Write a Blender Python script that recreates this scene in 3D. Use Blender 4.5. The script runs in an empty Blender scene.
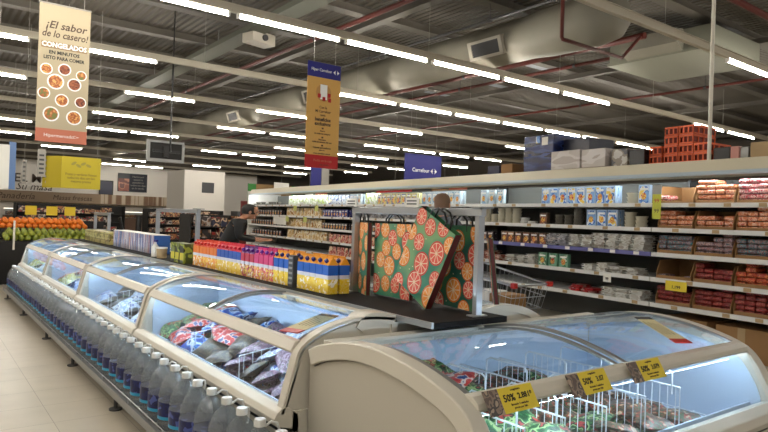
import bpy, math, random
from mathutils import Vector, Matrix
random.seed(7)
R=math.radians
sc=bpy.context.scene
col=sc.collection
PI=math.pi

# ------------------------------------------------------------------ materials
def newmat(name):
    m=bpy.data.materials.new(name); m.use_nodes=True
    nt=m.node_tree; b=nt.nodes['Principled BSDF']; return m,nt,b
def s2l(c):
    return tuple(((v/255)/12.92 if v/255<=.04045 else ((v/255+.055)/1.055)**2.4) for v in c)
def mat(name,rgb,rough=.5,metal=0,noise=0,scale=8,bump=0,spec=.5,rgb2=None,bscale=None):
    m,nt,b=newmat(name); c=s2l(rgb)
    b.inputs['Roughness'].default_value=rough; b.inputs['Metallic'].default_value=metal
    b.inputs['Specular IOR Level'].default_value=spec
    b.inputs['Base Color'].default_value=(*c,1)
    if noise or rgb2:
        tc=nt.nodes.new('ShaderNodeTexCoord'); nz=nt.nodes.new('ShaderNodeTexNoise'); nz.inputs['Scale'].default_value=scale
        nt.links.new(tc.outputs['Object'],nz.inputs['Vector'])
        rp=nt.nodes.new('ShaderNodeValToRGB'); nt.links.new(nz.outputs['Fac'],rp.inputs[0])
        c2=s2l(rgb2) if rgb2 else tuple(max(0,v*(1-noise)) for v in c)
        rp.color_ramp.elements[0].position=.38; rp.color_ramp.elements[1].position=.62
        rp.color_ramp.elements[0].color=(*c2,1); rp.color_ramp.elements[1].color=(*c,1)
        nt.links.new(rp.outputs[0],b.inputs['Base Color'])
    if bump:
        tc=nt.nodes.new('ShaderNodeTexCoord'); nz=nt.nodes.new('ShaderNodeTexNoise'); nz.inputs['Scale'].default_value=bscale or scale*2
        nt.links.new(tc.outputs['Object'],nz.inputs['Vector'])
        bp=nt.nodes.new('ShaderNodeBump'); bp.inputs['Strength'].default_value=bump; bp.inputs['Distance'].default_value=.02
        nt.links.new(nz.outputs['Fac'],bp.inputs['Height']); nt.links.new(bp.outputs[0],b.inputs['Normal'])
    return m
def emis(name,rgb,st):
    m,nt,b=newmat(name); nt.nodes.remove(b); e=nt.nodes.new('ShaderNodeEmission')
    e.inputs[0].default_value=(*rgb,1); e.inputs[1].default_value=st
    nt.links.new(e.outputs[0],nt.nodes['Material Output'].inputs[0]); return m
def schlick(nt,normal=None,r0=.04):
    lw=nt.nodes.new('ShaderNodeLayerWeight'); lw.inputs[0].default_value=.5
    if normal: nt.links.new(normal,lw.inputs['Normal'])
    p=nt.nodes.new('ShaderNodeMath'); p.operation='POWER'; p.inputs[1].default_value=5; nt.links.new(lw.outputs['Facing'],p.inputs[0])
    a=nt.nodes.new('ShaderNodeMath'); a.operation='MULTIPLY_ADD'; a.inputs[1].default_value=(1-r0)*.55; a.inputs[2].default_value=r0; nt.links.new(p.outputs[0],a.inputs[0]); return a
def glass(name,tint=(.93,.97,1),spec=1.0,ior=1.5,rough=.02):
    m,nt,b=newmat(name); nt.nodes.remove(b)
    t=nt.nodes.new('ShaderNodeBsdfTransparent'); t.inputs[0].default_value=(*tint,1)
    g=nt.nodes.new('ShaderNodeBsdfGlossy'); g.inputs['Roughness'].default_value=rough; g.inputs[0].default_value=(spec,spec,spec,1)
    f=schlick(nt)
    mx=nt.nodes.new('ShaderNodeMixShader'); nt.links.new(f.outputs[0],mx.inputs[0]); nt.links.new(t.outputs[0],mx.inputs[1]); nt.links.new(g.outputs[0],mx.inputs[2])
    nt.links.new(mx.outputs[0],nt.nodes['Material Output'].inputs[0]); return m
def plastic_clear(name):
    # translucent ribbed water bottle
    m,nt,b=newmat(name); nt.nodes.remove(b)
    t=nt.nodes.new('ShaderNodeBsdfTransparent'); t.inputs[0].default_value=(.80,.85,.88,1)
    d=nt.nodes.new('ShaderNodeBsdfDiffuse'); d.inputs[0].default_value=(.34,.37,.39,1)
    g=nt.nodes.new('ShaderNodeBsdfGlossy'); g.inputs['Roughness'].default_value=.12
    tc=nt.nodes.new('ShaderNodeTexCoord'); nz=nt.nodes.new('ShaderNodeTexNoise'); nz.inputs['Scale'].default_value=22
    nt.links.new(tc.outputs['Object'],nz.inputs['Vector'])
    bp=nt.nodes.new('ShaderNodeBump'); bp.inputs['Strength'].default_value=.5; bp.inputs['Distance'].default_value=.02
    nt.links.new(nz.outputs['Fac'],bp.inputs['Height']); nt.links.new(bp.outputs[0],g.inputs['Normal'])
    m1=nt.nodes.new('ShaderNodeMixShader'); m1.inputs[0].default_value=.3
    nt.links.new(t.outputs[0],m1.inputs[1]); nt.links.new(d.outputs[0],m1.inputs[2])
    f=schlick(nt,bp.outputs[0],.06)
    m2=nt.nodes.new('ShaderNodeMixShader'); nt.links.new(f.outputs[0],m2.inputs[0]); nt.links.new(m1.outputs[0],m2.inputs[1]); nt.links.new(g.outputs[0],m2.inputs[2])
    nt.links.new(m2.outputs[0],nt.nodes['Material Output'].inputs[0]); return m
def multi(name,cols,scale=9,rough=.35,stretch=(1,1,1),bump=.3):
    # printed packaging: hard-edged patches of several colours
    m,nt,b=newmat(name)
    tc=nt.nodes.new('ShaderNodeTexCoord'); mp=nt.nodes.new('ShaderNodeMapping'); mp.inputs['Scale'].default_value=stretch
    oi=nt.nodes.new('ShaderNodeObjectInfo')
    nt.links.new(tc.outputs['Object'],mp.inputs[0])
    nz=nt.nodes.new('ShaderNodeTexNoise'); nz.noise_dimensions='4D'; nz.inputs['Scale'].default_value=scale; nz.inputs['Detail'].default_value=1
    ml=nt.nodes.new('ShaderNodeMath'); ml.operation='MULTIPLY'; ml.inputs[1].default_value=40
    nt.links.new(oi.outputs['Random'],ml.inputs[0]); nt.links.new(ml.outputs[0],nz.inputs['W'])
    nt.links.new(mp.outputs[0],nz.inputs['Vector'])
    rp=nt.nodes.new('ShaderNodeValToRGB'); rp.color_ramp.interpolation='CONSTANT'
    n=len(cols); el=rp.color_ramp.elements
    while len(el)<n: el.new(.5)
    for i,c in enumerate(cols):
        el[i].position=0 if i==0 else .34+.34*(i/n); el[i].color=(*s2l(c),1)
    nt.links.new(nz.outputs['Fac'],rp.inputs[0]); nt.links.new(rp.outputs[0],b.inputs['Base Color'])
    b.inputs['Roughness'].default_value=rough
    if bump:
        n2=nt.nodes.new('ShaderNodeTexNoise'); n2.inputs['Scale'].default_value=scale*3; nt.links.new(tc.outputs['Object'],n2.inputs['Vector'])
        bp=nt.nodes.new('ShaderNodeBump'); bp.inputs['Strength'].default_value=bump; bp.inputs['Distance'].default_value=.01
        nt.links.new(n2.outputs['Fac'],bp.inputs['Height']); nt.links.new(bp.outputs[0],b.inputs['Normal'])
    return m

M={}
M['cream']=mat('cream_enamel',(204,198,184),.38)
M['cream2']=mat('cream_panel',(186,180,166),.5)
M['seam']=mat('dark_seam',(95,88,76),.6)
M['inner']=mat('white_liner',(190,209,232),.45)
M['black']=mat('black_plastic',(18,18,20),.35)
M['dark']=mat('dark_void',(30,28,27),.8)
M['darkgrey']=mat('dark_grey_metal',(62,62,64),.5)
M['grey']=mat('grey_metal',(140,140,138),.4,.4)
M['steel']=mat('brushed_steel',(175,178,182),.3,.85)
M['white']=mat('white_paint',(225,222,214),.5)
M['whitewire']=mat('white_wire',(225,232,240),.35)
M['glass']=glass('lid_glass',(.90,.95,.99),1,1.45)
M['glass_f']=glass('front_glass',(.92,.96,.99),1,1.4)
M['red']=mat('red_plastic',(178,38,30),.4)
M['pipe']=mat('red_pipe',(88,30,22),.5)
M['wire']=mat('pale_wire',(150,146,138),.5)
M['card']=mat('cardboard',(150,112,70),.8,noise=.15,scale=5)
M['card2']=mat('pale_cardboard',(176,150,112),.8,noise=.12,scale=5)
M['blue']=mat('navy_sign',(16,18,112),.5)
M['yellow']=mat('yellow_sheet',(186,168,34),.6)
M['tag']=mat('yellow_tag',(222,198,48),.55)
M['ink']=mat('black_ink',(20,18,16),.6)
M['inkbrown']=mat('brown_ink',(70,52,38),.6)
M['whiteink']=mat('white_ink',(235,235,232),.6)
M['beigeb']=mat('banner_beige',(170,157,130),.7)
M['ochre']=mat('banner_ochre',(205,160,86),.7)
M['salmon']=mat('banner_salmon',(184,108,84),.7)
M['crimson']=mat('banner_red',(176,32,34),.7)
M['skin']=mat('skin',(178,128,100),.5)
M['hair']=mat('grey_brown_hair',(120,92,72),.8,bump=.3,scale=60)
M['hairdark']=mat('dark_hair',(24,20,18),.7,bump=.3,scale=60)
M['jacket']=mat('black_jacket',(14,14,16),.8,bump=.2,scale=20)
M['jeans']=mat('dark_trousers',(28,32,44),.85)
M['shirt']=mat('grey_shirt',(92,96,104),.85)
M['ceiltube']=emis('tube_glow',(1,.94,.84),132)
M['coollamp']=emis('cool_lamp_glow',(.70,.86,1),52)
M['fridgelamp']=emis('case_lamp_glow',(.88,.95,1),62)
M['bottle']=plastic_clear('clear_bottle')
M['cap']=mat('white_cap',(215,215,210),.4)
M['label']=multi('bottle_label',[(10,16,62),(16,26,84),(12,18,66),(70,84,150)],26,.4,bump=0)
M['cyan']=mat('cyan_band',(40,150,190),.4)
M['skylight']=mat('skylight_panel',(150,158,168),.5)

# floor tiles
def floor_mat():
    m,nt,b=newmat('floor_tiles')
    tc=nt.nodes.new('ShaderNodeTexCoord'); mp=nt.nodes.new('ShaderNodeMapping'); mp.inputs['Location'].default_value=(.07,.1,0)
    nt.links.new(tc.outputs['Object'],mp.inputs[0])
    br=nt.nodes.new('ShaderNodeTexBrick'); br.offset=0; br.squash=1
    br.inputs['Scale'].default_value=1; br.inputs['Brick Width'].default_value=.42; br.inputs['Row Height'].default_value=.42
    br.inputs['Mortar Size'].default_value=.0022; br.inputs['Mortar Smooth'].default_value=.3
    br.inputs['Color1'].default_value=(*s2l((196,186,168)),1); br.inputs['Color2'].default_value=(*s2l((190,180,162)),1); br.inputs['Mortar'].default_value=(*s2l((138,128,112)),1)
    nt.links.new(mp.outputs[0],br.inputs['Vector'])
    nz=nt.nodes.new('ShaderNodeTexNoise'); nz.inputs['Scale'].default_value=3.5; nz.inputs['Detail'].default_value=6
    nt.links.new(tc.outputs['Object'],nz.inputs['Vector'])
    mx=nt.nodes.new('ShaderNodeMixRGB'); mx.blend_type='MULTIPLY'; mx.inputs[0].default_value=.28
    nt.links.new(br.outputs[0],mx.inputs[1]); nt.links.new(nz.outputs['Fac'],mx.inputs[2]); nt.links.new(mx.outputs[0],b.inputs['Base Color'])
    b.inputs['Roughness'].default_value=.32
    return m
def deck_mat():
    m,nt,b=newmat('corrugated_deck')
    tc=nt.nodes.new('ShaderNodeTexCoord'); w=nt.nodes.new('ShaderNodeTexWave'); w.bands_direction='X'; w.inputs['Scale'].default_value=2.2
    nt.links.new(tc.outputs['Object'],w.inputs['Vector'])
    bp=nt.nodes.new('ShaderNodeBump'); bp.inputs['Strength'].default_value=.8; bp.inputs['Distance'].default_value=.06
    nt.links.new(w.outputs['Fac'],bp.inputs['Height']); nt.links.new(bp.outputs[0],b.inputs['Normal'])
    nz=nt.nodes.new('ShaderNodeTexNoise'); nz.inputs['Scale'].default_value=.6; nz.inputs['Detail'].default_value=4
    nt.links.new(tc.outputs['Object'],nz.inputs['Vector'])
    rp=nt.nodes.new('ShaderNodeValToRGB'); rp.color_ramp.elements[0].color=(*s2l((80,75,67)),1); rp.color_ramp.elements[1].color=(*s2l((100,94,84)),1)
    nt.links.new(nz.outputs['Fac'],rp.inputs[0]); nt.links.new(rp.outputs[0],b.inputs['Base Color']); b.inputs['Roughness'].default_value=.7
    return m

# ------------------------------------------------------------------ mesh builder
class MB:
    def __init__(s): s.v=[];s.f=[];s.m=[];s.sm=[]
    def add(s,vs,fs,m=0,smooth=False,T=None):
        o=len(s.v)
        for p in vs:
            p=Vector(p); s.v.append(tuple(T@p) if T is not None else tuple(p))
        for f in fs: s.f.append([o+i for i in f]); s.m.append(m); s.sm.append(smooth)
        return s
    def box(s,x0,x1,y0,y1,z0,z1,m=0,T=None,ch=0):
        if x0>x1:x0,x1=x1,x0
        if y0>y1:y0,y1=y1,y0
        vs=[(x0,y0,z0),(x1,y0,z0),(x1,y1,z0),(x0,y1,z0),(x0,y0,z1),(x1,y0,z1),(x1,y1,z1),(x0,y1,z1)]
        return s.add(vs,[(0,3,2,1),(4,5,6,7),(0,1,5,4),(1,2,6,5),(2,3,7,6),(3,0,4,7)],m,False,T)
    def lathe(s,prof,n=16,m=0,c=(0,0,0),mats=None,smooth=True,T=None):
        vs=[];fs=[];k=len(prof)
        for r,z in prof:
            for i in range(n):
                a=2*PI*i/n; vs.append((c[0]+r*math.cos(a),c[1]+r*math.sin(a),c[2]+z))
        for j in range(k-1):
            for i in range(n):
                i2=(i+1)%n; fs.append((j*n+i,j*n+i2,(j+1)*n+i2,(j+1)*n+i))
        fs.append(tuple(range(n-1,-1,-1))); fs.append(tuple((k-1)*n+i for i in range(n)))
        return s.add(vs,fs,m,smooth,T)
    def cyl(s,p0,p1,r,n=10,m=0,r1=None,smooth=True):
        p0=Vector(p0);p1=Vector(p1);d=p1-p0;L=d.length
        q=d.to_track_quat('Z','Y').to_matrix().to_4x4(); T=Matrix.Translation(p0)@q
        return s.lathe([(r,0),(r if r1 is None else r1,L)],n,m,smooth=smooth,T=T)
    def tube(s,pts,r,n=6,m=0,closed=False):
        P=[Vector(p) for p in pts]; k=len(P); vs=[];fs=[]
        prev=None
        for i,p in enumerate(P):
            if closed: t=(P[(i+1)%k]-P[i-1])
            else: t=(P[min(i+1,k-1)]-P[max(i-1,0)])
            t.normalize()
            a=prev if prev is not None else (Vector((0,0,1)) if abs(t.z)<.9 else Vector((1,0,0)))
            u=(a-t*a.dot(t)); 
            if u.length<1e-5: u=t.orthogonal()
            u.normalize(); w=t.cross(u); prev=u
            for j in range(n):
                an=2*PI*j/n; vs.append(tuple(p+u*(r*math.cos(an))+w*(r*math.sin(an))))
        for i in range(k if closed else k-1):
            i2=(i+1)%k
            for j in range(n):
                j2=(j+1)%n; fs.append((i*n+j,i*n+j2,i2*n+j2,i2*n+j))
        if not closed: fs.append(tuple(range(n-1,-1,-1))); fs.append(tuple((k-1)*n+j for j in range(n)))
        return s.add(vs,fs,m,True)
    def prism(s,poly,a0,a1,axis='Y',m=0,smooth=False):
        # poly in the plane across the axis: axis Y -> (x,z); X -> (y,z); Z -> (x,y)
        def P(u,v,a): return {'Y':(u,a,v),'X':(a,u,v),'Z':(u,v,a)}[axis]
        n=len(poly); vs=[P(u,v,a0) for u,v in poly]+[P(u,v,a1) for u,v in poly]
        fs=[tuple(range(n)),tuple(range(2*n-1,n-1,-1))]+[(i,i+n,(i+1)%n+n,(i+1)%n) for i in range(n)]
        return s.add(vs,fs,m,smooth)
    def ell(s,c,rx,ry,rz,n=12,k=8,m=0):
        pr=[(max(.001,math.sin(PI*j/k)),-math.cos(PI*j/k)) for j in range(k+1)]
        T=Matrix.Translation(c)@Matrix.Diagonal((rx,ry,rz,1)); return s.lathe(pr,n,m,T=T)
    def mesh(s,name,mats):
        me=bpy.data.meshes.new(name); me.from_pydata(s.v,[],s.f)
        for m in mats: me.materials.append(m)
        me.polygons.foreach_set('material_index',s.m); me.polygons.foreach_set('use_smooth',s.sm)
        me.update()
        import bmesh
        b=bmesh.new(); b.from_mesh(me); bmesh.ops.recalc_face_normals(b,faces=b.faces); b.to_mesh(me); b.free()
        if any(s.sm): me.set_sharp_from_angle(angle=R(42))
        return me
    def build(s,name,mats,parent=None,loc=(0,0,0),rot=(0,0,0),bevel=0):
        if not isinstance(mats,(list,tuple)): mats=[mats]
        o=bpy.data.objects.new(name,s.mesh(name,mats)); col.objects.link(o); o.location=loc; o.rotation_euler=rot
        if parent: o.parent=parent
        if bevel:
            bv=o.modifiers.new('bevel','BEVEL'); bv.width=bevel; bv.segments=2; bv.limit_method='ANGLE'
        return o
def tag(o,label,cat=None,group=None,kind=None):
    o['label']=label
    if cat: o['category']=cat
    if group: o['group']=group
    if kind: o['kind']=kind
    return o
def thing(name,label,cat,loc=(0,0,0),rz=0,group=None):
    o=bpy.data.objects.new(name,None); o.empty_display_size=.1; col.objects.link(o); o.location=loc; o.rotation_euler=(0,0,rz)
    return tag(o,label,cat,group)
def struct(o,label=None):
    o['kind']='structure'
    if label: o['label']=label
    return o
def kids(o): return [c for c in col.objects if c.parent==o]
_kids={}
def dup(o,loc,rot=None,label=None,group=None,parent=None):
    c=o.copy(); col.objects.link(c); c.location=loc
    if rot is not None: c.rotation_euler=rot
    if label: c['label']=label
    if group: c['group']=group
    if o.name not in _kids:
        _kids[o.name]=[(k,kids(k)) for k in kids(o)]
    for k,g in _kids[o.name]:
        kc=k.copy(); col.objects.link(kc); kc.parent=c
        for gg in g:
            gc=gg.copy(); col.objects.link(gc); gc.parent=kc
    return c
class Proto:
    """first placement uses the prototype itself, later ones copy it"""
    def __init__(s,make): s.make=make; s.o=None
    def put(s,loc,rot=(0,0,0),label=None,group=None,scale=None):
        if s.o is None: s.o=s.make(); o=s.o; _kids[o.name]=[(k,kids(k)) for k in kids(o)]
        else: o=dup(s.o,loc)
        o.location=loc; o.rotation_euler=rot
        o.scale=scale or (1,1,1)
        if label: o['label']=label
        if group: o['group']=group
        return o
def text(t,size,m,parent,loc,rot=(PI/2,0,0),name='lettering',align='CENTER',shear=0,sx=1,ext=.0008,bold=0):
    cu=bpy.data.curves.new('t','FONT'); cu.body=t; cu.size=size; cu.align_x=align; cu.align_y='CENTER'; cu.extrude=ext; cu.shear=shear; cu.resolution_u=2
    cu.offset=bold
    o=bpy.data.objects.new('t',cu); col.objects.link(o)
    dg=bpy.context.evaluated_depsgraph_get(); me=bpy.data.meshes.new_from_object(o.evaluated_get(dg)); 
    bpy.data.objects.remove(o); bpy.data.curves.remove(cu)
    me.materials.clear(); me.materials.append(m); me.name=name
    r=bpy.data.objects.new(name,me); col.objects.link(r); r.location=loc; r.rotation_euler=rot; r.scale=(sx,1,1)
    if parent: r.parent=parent
    return r

# ------------------------------------------------------------------ camera
F=624.45; TH=.645439; ROLL=.0339302; PIT=.00426775; H=1.4
cam=bpy.data.cameras.new('camera'); cam.sensor_width=36; cam.lens=F/768*36; cam.clip_start=.05; cam.clip_end=200
co=bpy.data.objects.new('camera',cam); col.objects.link(co); sc.camera=co
fh=Vector((math.sin(TH),math.cos(TH),0)); rh=Vector((math.cos(TH),-math.sin(TH),0)); up=Vector((0,0,1))
fw=fh*math.cos(PIT)+up*math.sin(PIT); uu=up*math.cos(PIT)-fh*math.sin(PIT)
Rv=rh*math.cos(ROLL)+uu*math.sin(ROLL); Uv=uu*math.cos(ROLL)-rh*math.sin(ROLL)
mw=Matrix((Rv,Uv,-fw)).transposed().to_4x4(); mw.translation=(0,0,H); co.matrix_world=mw

# ------------------------------------------------------------------ setting
CE=5.35
o=MB().box(-9,30,-6,46,-.1,0).build('floor',floor_mat()); struct(o,'pale beige tiled supermarket floor')
o=MB().box(-9,30,-6,46,CE,CE+.1).build('ceiling',deck_mat()); struct(o,'dark corrugated metal roof deck')
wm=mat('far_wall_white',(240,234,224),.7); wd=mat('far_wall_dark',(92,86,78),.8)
struct(MB().box(-9,20.4,43,43.3,0,4.25).build('wall_far',wm),'white far wall above the bakery')
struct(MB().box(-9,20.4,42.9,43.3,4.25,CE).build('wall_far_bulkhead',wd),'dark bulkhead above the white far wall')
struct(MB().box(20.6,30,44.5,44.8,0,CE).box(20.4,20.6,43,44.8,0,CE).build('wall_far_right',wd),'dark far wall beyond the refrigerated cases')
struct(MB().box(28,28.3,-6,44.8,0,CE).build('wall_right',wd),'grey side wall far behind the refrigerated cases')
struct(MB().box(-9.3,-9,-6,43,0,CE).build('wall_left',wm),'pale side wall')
# purlins across, parallel to the lights
pm=mat('purlin_grey',(92,87,78),.6); pm2=mat('beam_grey',(88,83,75),.6)
for i in range(21):
    y=1.5+i*2.05
    b=MB(); b.box(-9,28,y-.05,y+.05,5.2,5.35); b.box(-9,28,y-.12,y+.12,5.19,5.21)
    struct(b.build('roof_purlin',pm),'grey steel purlin under the roof deck')
for i,x in enumerate((-5.5,.8,6.9,13.2,19.5,25.5)):
    b=MB(); b.box(x-.06,x+.06,-6,43,5.09,5.19); b.box(x-.09,x+.09,-6,43,5.07,5.09)
    struct(b.build('roof_beam',pm2),'long grey steel roof beam')
# triangulated brackets between beam and purlin
b=MB()
# cable tray
t=thing('cable_tray','long grey green cable tray hung along the roof','cable tray',(5.15,2,4.9))
b=MB(); b.box(-.17,.17,0,36,0,.03); b.box(-.19,-.17,0,36,0,.1); b.box(.17,.19,0,36,0,.1); b.build('tray',mat('tray_green',(86,88,76),.6),t)
for k in range(8): MB().cyl((0,2+k*4.5,.05),(0,2+k*4.5,.45),.008,6).build('hanger',M['grey'],t)
t=thing('projector','small pale projector box hanging beside the cable tray','projector',(5.3,11.3,4.72),.25)
MB().box(-.28,.28,-.17,.17,0,.22).build('housing',M['cream2'],t,bevel=.02)
MB().cyl((0,-.17,.11),(0,-.21,.11),.06,12).build('lens',M['darkgrey'],t)
MB().cyl((0,0,.22),(0,0,.48),.02,8).build('bracket',M['grey'],t)
# sprinkler pipes
for j,(x,z,r,m,y0,y1) in enumerate(((6.22,4.9,.045,'pipe',2.5,40),(7.88,4.9,.025,'darkgrey',3,40),(10.4,4.85,.06,'pipe',6.2,40),(11.5,4.9,.04,'pipe',7.5,40),(15.5,4.9,.035,'pipe',3,40))):
    words=('red sprinkler pipe left of the round duct','thin dark conduit between the left pipe and the duct','thick red sprinkler pipe just right of the round duct','red sprinkler pipe further right beyond the duct','red sprinkler pipe farthest to the right')[j]
    t=thing('sprinkler_pipe' if m=='pipe' else 'conduit',words,'pipe',(x,0,z))
    MB().cyl((0,y0,0),(0,y1,0),r,10).build('pipe',M[m],t)
    b=MB()
    for k in range(10):
        y=y0+1+k*3.6
        if y<y1: 
            h=MB(); h.cyl((0,y,0),(0,y,CE-z-.15),.006,5); h.lathe([(r+.012,-.03),(r+.012,.03)],10,T=Matrix.Translation((0,y,0))@Matrix.Rotation(PI/2,4,'X')); h.build('hanger',M['darkgrey'],t)
t=thing('drop_pipe','red pipe dropping beside the duct end and turning right','pipe',(7.78,6.0,4.22))
MB().tube([(0,0,.9),(0,0,.03),(.03,0,0),(1.6,0,0),(2.55,.25,.60)],.03,8).build('pipe',M['pipe'],t)
t=thing('cross_pipe','red pipe crossing the ceiling at the upper right','pipe',(8.0,4.49,4.95))
MB().cyl((0,0,0),(6,0,0),.055,10).build('pipe',M['pipe'],t)
MB().cyl((1.2,0,0),(1.2,0,.3),.02,8).build('hanger',M['pipe'],t)
# round duct
dm=mat('duct_grey',(126,122,109),.7,noise=.08,scale=2)
t=thing('air_duct','wide beige round ventilation duct with rounded end','duct',(8.75,0,4.74))
rr=.38
prof=[(.05,5.55),(.25,5.6),(.38,5.75),(.43,6.1),(.42,6.9),(rr,7.4)]+[(rr+(.012 if k%2 else 0),8.2+k*1.2+(0 if k%2 else 1.17)) for k in range(0,26)]
prof=sorted(prof,key=lambda p:p[1])
b=MB(); b.lathe(prof,24,T=Matrix.Rotation(-PI/2,4,'X')); b.build('duct',dm,t)
for y in (8.15,14.5,19.6):
    g=MB(); T=Matrix.Translation((0,y,0))@Matrix.Rotation(R(-18),4,'Y')
    g.box(-rr-.03,-rr+.08,-.42,.42,-.17,.17,0,T); g.box(-rr-.06,-rr-.03,-.42,-.34,-.17,.17,0,T); g.box(-rr-.06,-rr-.03,.34,.42,-.17,.17,0,T)
    g.box(-rr-.06,-rr-.03,-.42,.42,.12,.17,0,T); g.box(-rr-.06,-rr-.03,-.42,.42,-.17,-.12,0,T)
    for k in range(6): g.box(-rr-.05,-rr-.031,-.34,.34,-.12+k*.045,-.10+k*.045,1,T)
    g.box(-rr-.034,-rr-.03,-.34,.34,-.12,.12,2,T)
    g.build('duct_grille',[M['cream2'],M['darkgrey'],M['darkgrey']],t)
for y in (6.8,12,17,22): MB().cyl((0,y,.3),(0,y,.67),.01,6).build('hanger',M['grey'],t)
# square duct at upper right
t=thing('air_handler','large square sheet metal air box at the upper right ceiling','air handler',(11.0,5.3,4.58))
b=MB(); b.box(0,1.9,0,2.0,.05,.42); b.box(-.03,1.93,-.03,2.03,0,.05); b.build('housing',mat('airbox',(118,118,104),.6),t)
b=MB(); b.prism([(-.25,.15),(0,.02),(0,.42),(-.25,.40)],.5,1.6,'Y'); b.build('transition',dm,t)
# skylight-like pale roof panels
for x,y in ((12.3,10.2),(13.2,8.2),(14.6,6.7),(12.9,14.5),(13.5,12.4)):
    struct(MB().box(x-.45,x+.45,y-.22,y+.22,CE-.012,CE-.002).build('roof_skylight',M['skylight']),'pale translucent roof panel')

# ------------------------------------------------------------------ light rows
tm=mat('track_cream',(178,170,152),.5)
LR=[  # y, track x0,x1, lit indices (tube pitch 1.75; x=start+k*pitch)
 (-3.0,-8,20,range(0,14,2)),(.8,-8,20,range(0,14,2)),
 (4.65,-7.4,20.4,list(range(0,5))+[10,11,12,13]),
 (8.0,-8.85,21,range(0,12)),
 (11.5,-7.9,22,list(range(0,7))+list(range(9,17))),
 (14.9,-6.85,22,[0,2,4,6,8,10,13,15]),
 (18.7,-6.7,22,[0,2,4,6,8,9,11,12,13,14,15]),
 (22.4,-6.2,22,[1,3,5,6,7,10,12,13,14,15]),
 (26.3,-6.8,22,[1,3,5,7,9,10,12,13,14,15]),
 (30.6,-6.5,22,[2,4,6,8,9,11,12,13,15]),
 (35.0,-6.0,22,[3,6,8,9,10,12,14,15]),
 (39.2,-6.8,22,[4,6,8,9,10,11,13,15])]
pitch=1.755
tw=['behind the camera','just over the camera','nearest to the camera, at the upper right','crossing above the ochre banner','passing behind the tall food banner','third row back, with gaps','fourth row back','fifth row back','sixth row back','seventh row back','eighth row back','farthest row, before the far wall']
_r=lambda a,n:[a+k*pitch for k in range(n)]
XS=[_r(-6,7)[::2]+_r(7,4)[::2],_r(-6,4)+_r(7,5)[::2],_r(-6.2,5)+_r(10.15,4),_r(3.42-7*pitch,12),_r(-6.2,3)+[-.24,1.78]+_r(7.25,8),
 [-5,-1.7,.15,3.72,6.95,10.95,16.4],[-4,3.85,7.45,9.25,13.05,14.87,16.75,18.7],[-5,1.25,4.1,5.87,11.3,13.55,15.35,20.3],[-5,1.75,9.8,11.7,17.6,19.9],[-3,4.3,13.9,16.1,20.0],[-4,8.35,12.6,18.4],[-3,8.7,10.6]]
def mk_tube():
    t=thing('fluorescent_tube','white fluorescent tube','light',group='ceiling tubes')
    MB().cyl((.03,0,-.045),(1.62,0,-.045),.0125,10).build('tube',M['ceiltube'],t)
    MB().box(0,.03,-.025,.025,-.065,.004).build('lamp_holder',M['white'],t); MB().box(1.62,1.65,-.025,.025,-.065,.004).build('lamp_holder',M['white'],t)
    return t
tp=Proto(mk_tube)
for i,(y,x0,x1,lit) in enumerate(LR):
    t=thing('light_track','long cream lighting track, '+tw[i],'light track',(0,y,4.11),group='lighting tracks')
    MB().box(x0,x1,-.035,.035,0,.10).box(x0,x1,-.05,.05,.10,.11).build('rail',tm,t)
    for k in range(int((x1-x0)/3.5)):
        xx=x0+1.7+k*3.5; MB().cyl((xx,0,.11),(xx,0,1.1),.004,4).build('suspension_wire',M['wire'],t)
    for x in XS[i]:
        tp.put((x,y,4.11),label='lit white ceiling tube in the lighting row '+tw[i],group='ceiling tubes, row '+tw[i])
# two extra lamps of the 8 m row that light the far right
for x in (15.75,17.6): tp.put((x,8.0,4.11),label='lit white ceiling tube above the orange crates',group='tubes above the orange crates')

# ------------------------------------------------------------------ frozen bags
def pillow(w,l,h,mats,seed,nu=7,nv=9):
    rnd=random.Random(seed); b=MB(); vs=[];fs=[]
    ph=[rnd.uniform(0,6) for _ in range(6)]
    for side in (1,-1):
        o=len(vs)
        for j in range(nv):
            v=j/(nv-1)
            for i in range(nu):
                u=i/(nu-1)
                e=(max(0,4*u*(1-u)))**.45*(max(0,4*v*(1-v)))**.4
                z=side*h/2*e*(1+.25*math.sin(9*u+ph[0])*math.sin(8*v+ph[1]))
                if e<.01: z=.004*math.sin(14*v+ph[2])
                vs.append(((u-.5)*w*(1-.06*math.sin(PI*v)),(v-.5)*l,z))
        for j in range(nv-1):
            for i in range(nu-1):
                a=o+j*nu+i; q=(a,a+1,a+nu+1,a+nu); fs.append(q if side>0 else q[::-1])
    b.add(vs,fs,0,True); return b.mesh('frozen_bag',[mats])
FB={'green':multi('bag_green',[(24,70,40),(46,110,60),(150,176,120),(20,50,34),(170,60,60)],26),
 'brown':multi('bag_brown',[(40,34,30),(96,62,44),(60,84,56),(150,60,44),(190,170,140)],30),
 'blue':multi('bag_blue',[(20,60,150),(60,130,210),(200,215,235),(20,40,100)],19),
 'white':multi('bag_white',[(215,222,232),(150,176,214),(230,230,230),(70,90,160)],22),
 'purple':multi('bag_purple',[(70,50,80),(110,80,100),(160,140,160),(60,70,50)],34),
 'redb':multi('bag_red',[(170,30,40),(200,60,50),(220,200,190),(40,80,140)],22),
 'yel':multi('bag_yellow',[(200,190,90),(160,170,60),(230,225,200),(90,110,50)],22),
 'dark':multi('bag_dark',[(34,34,42),(70,64,58),(100,84,66),(40,54,44)],34)}
BM={k:[pillow(.21,.28,.07,FB[k],len(k)*7+ord(k[0])+j) for j in range(2)] for k in sorted(FB)}
def bag(kind,loc,rot,label,group,sc=1):
    o=bpy.data.objects.new('frozen_food_bag',random.choice(BM[kind])); col.objects.link(o); o.location=loc; o.rotation_euler=rot; o.scale=(sc,sc,sc)
    tag(o,label,'frozen food',group); return o

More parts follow.
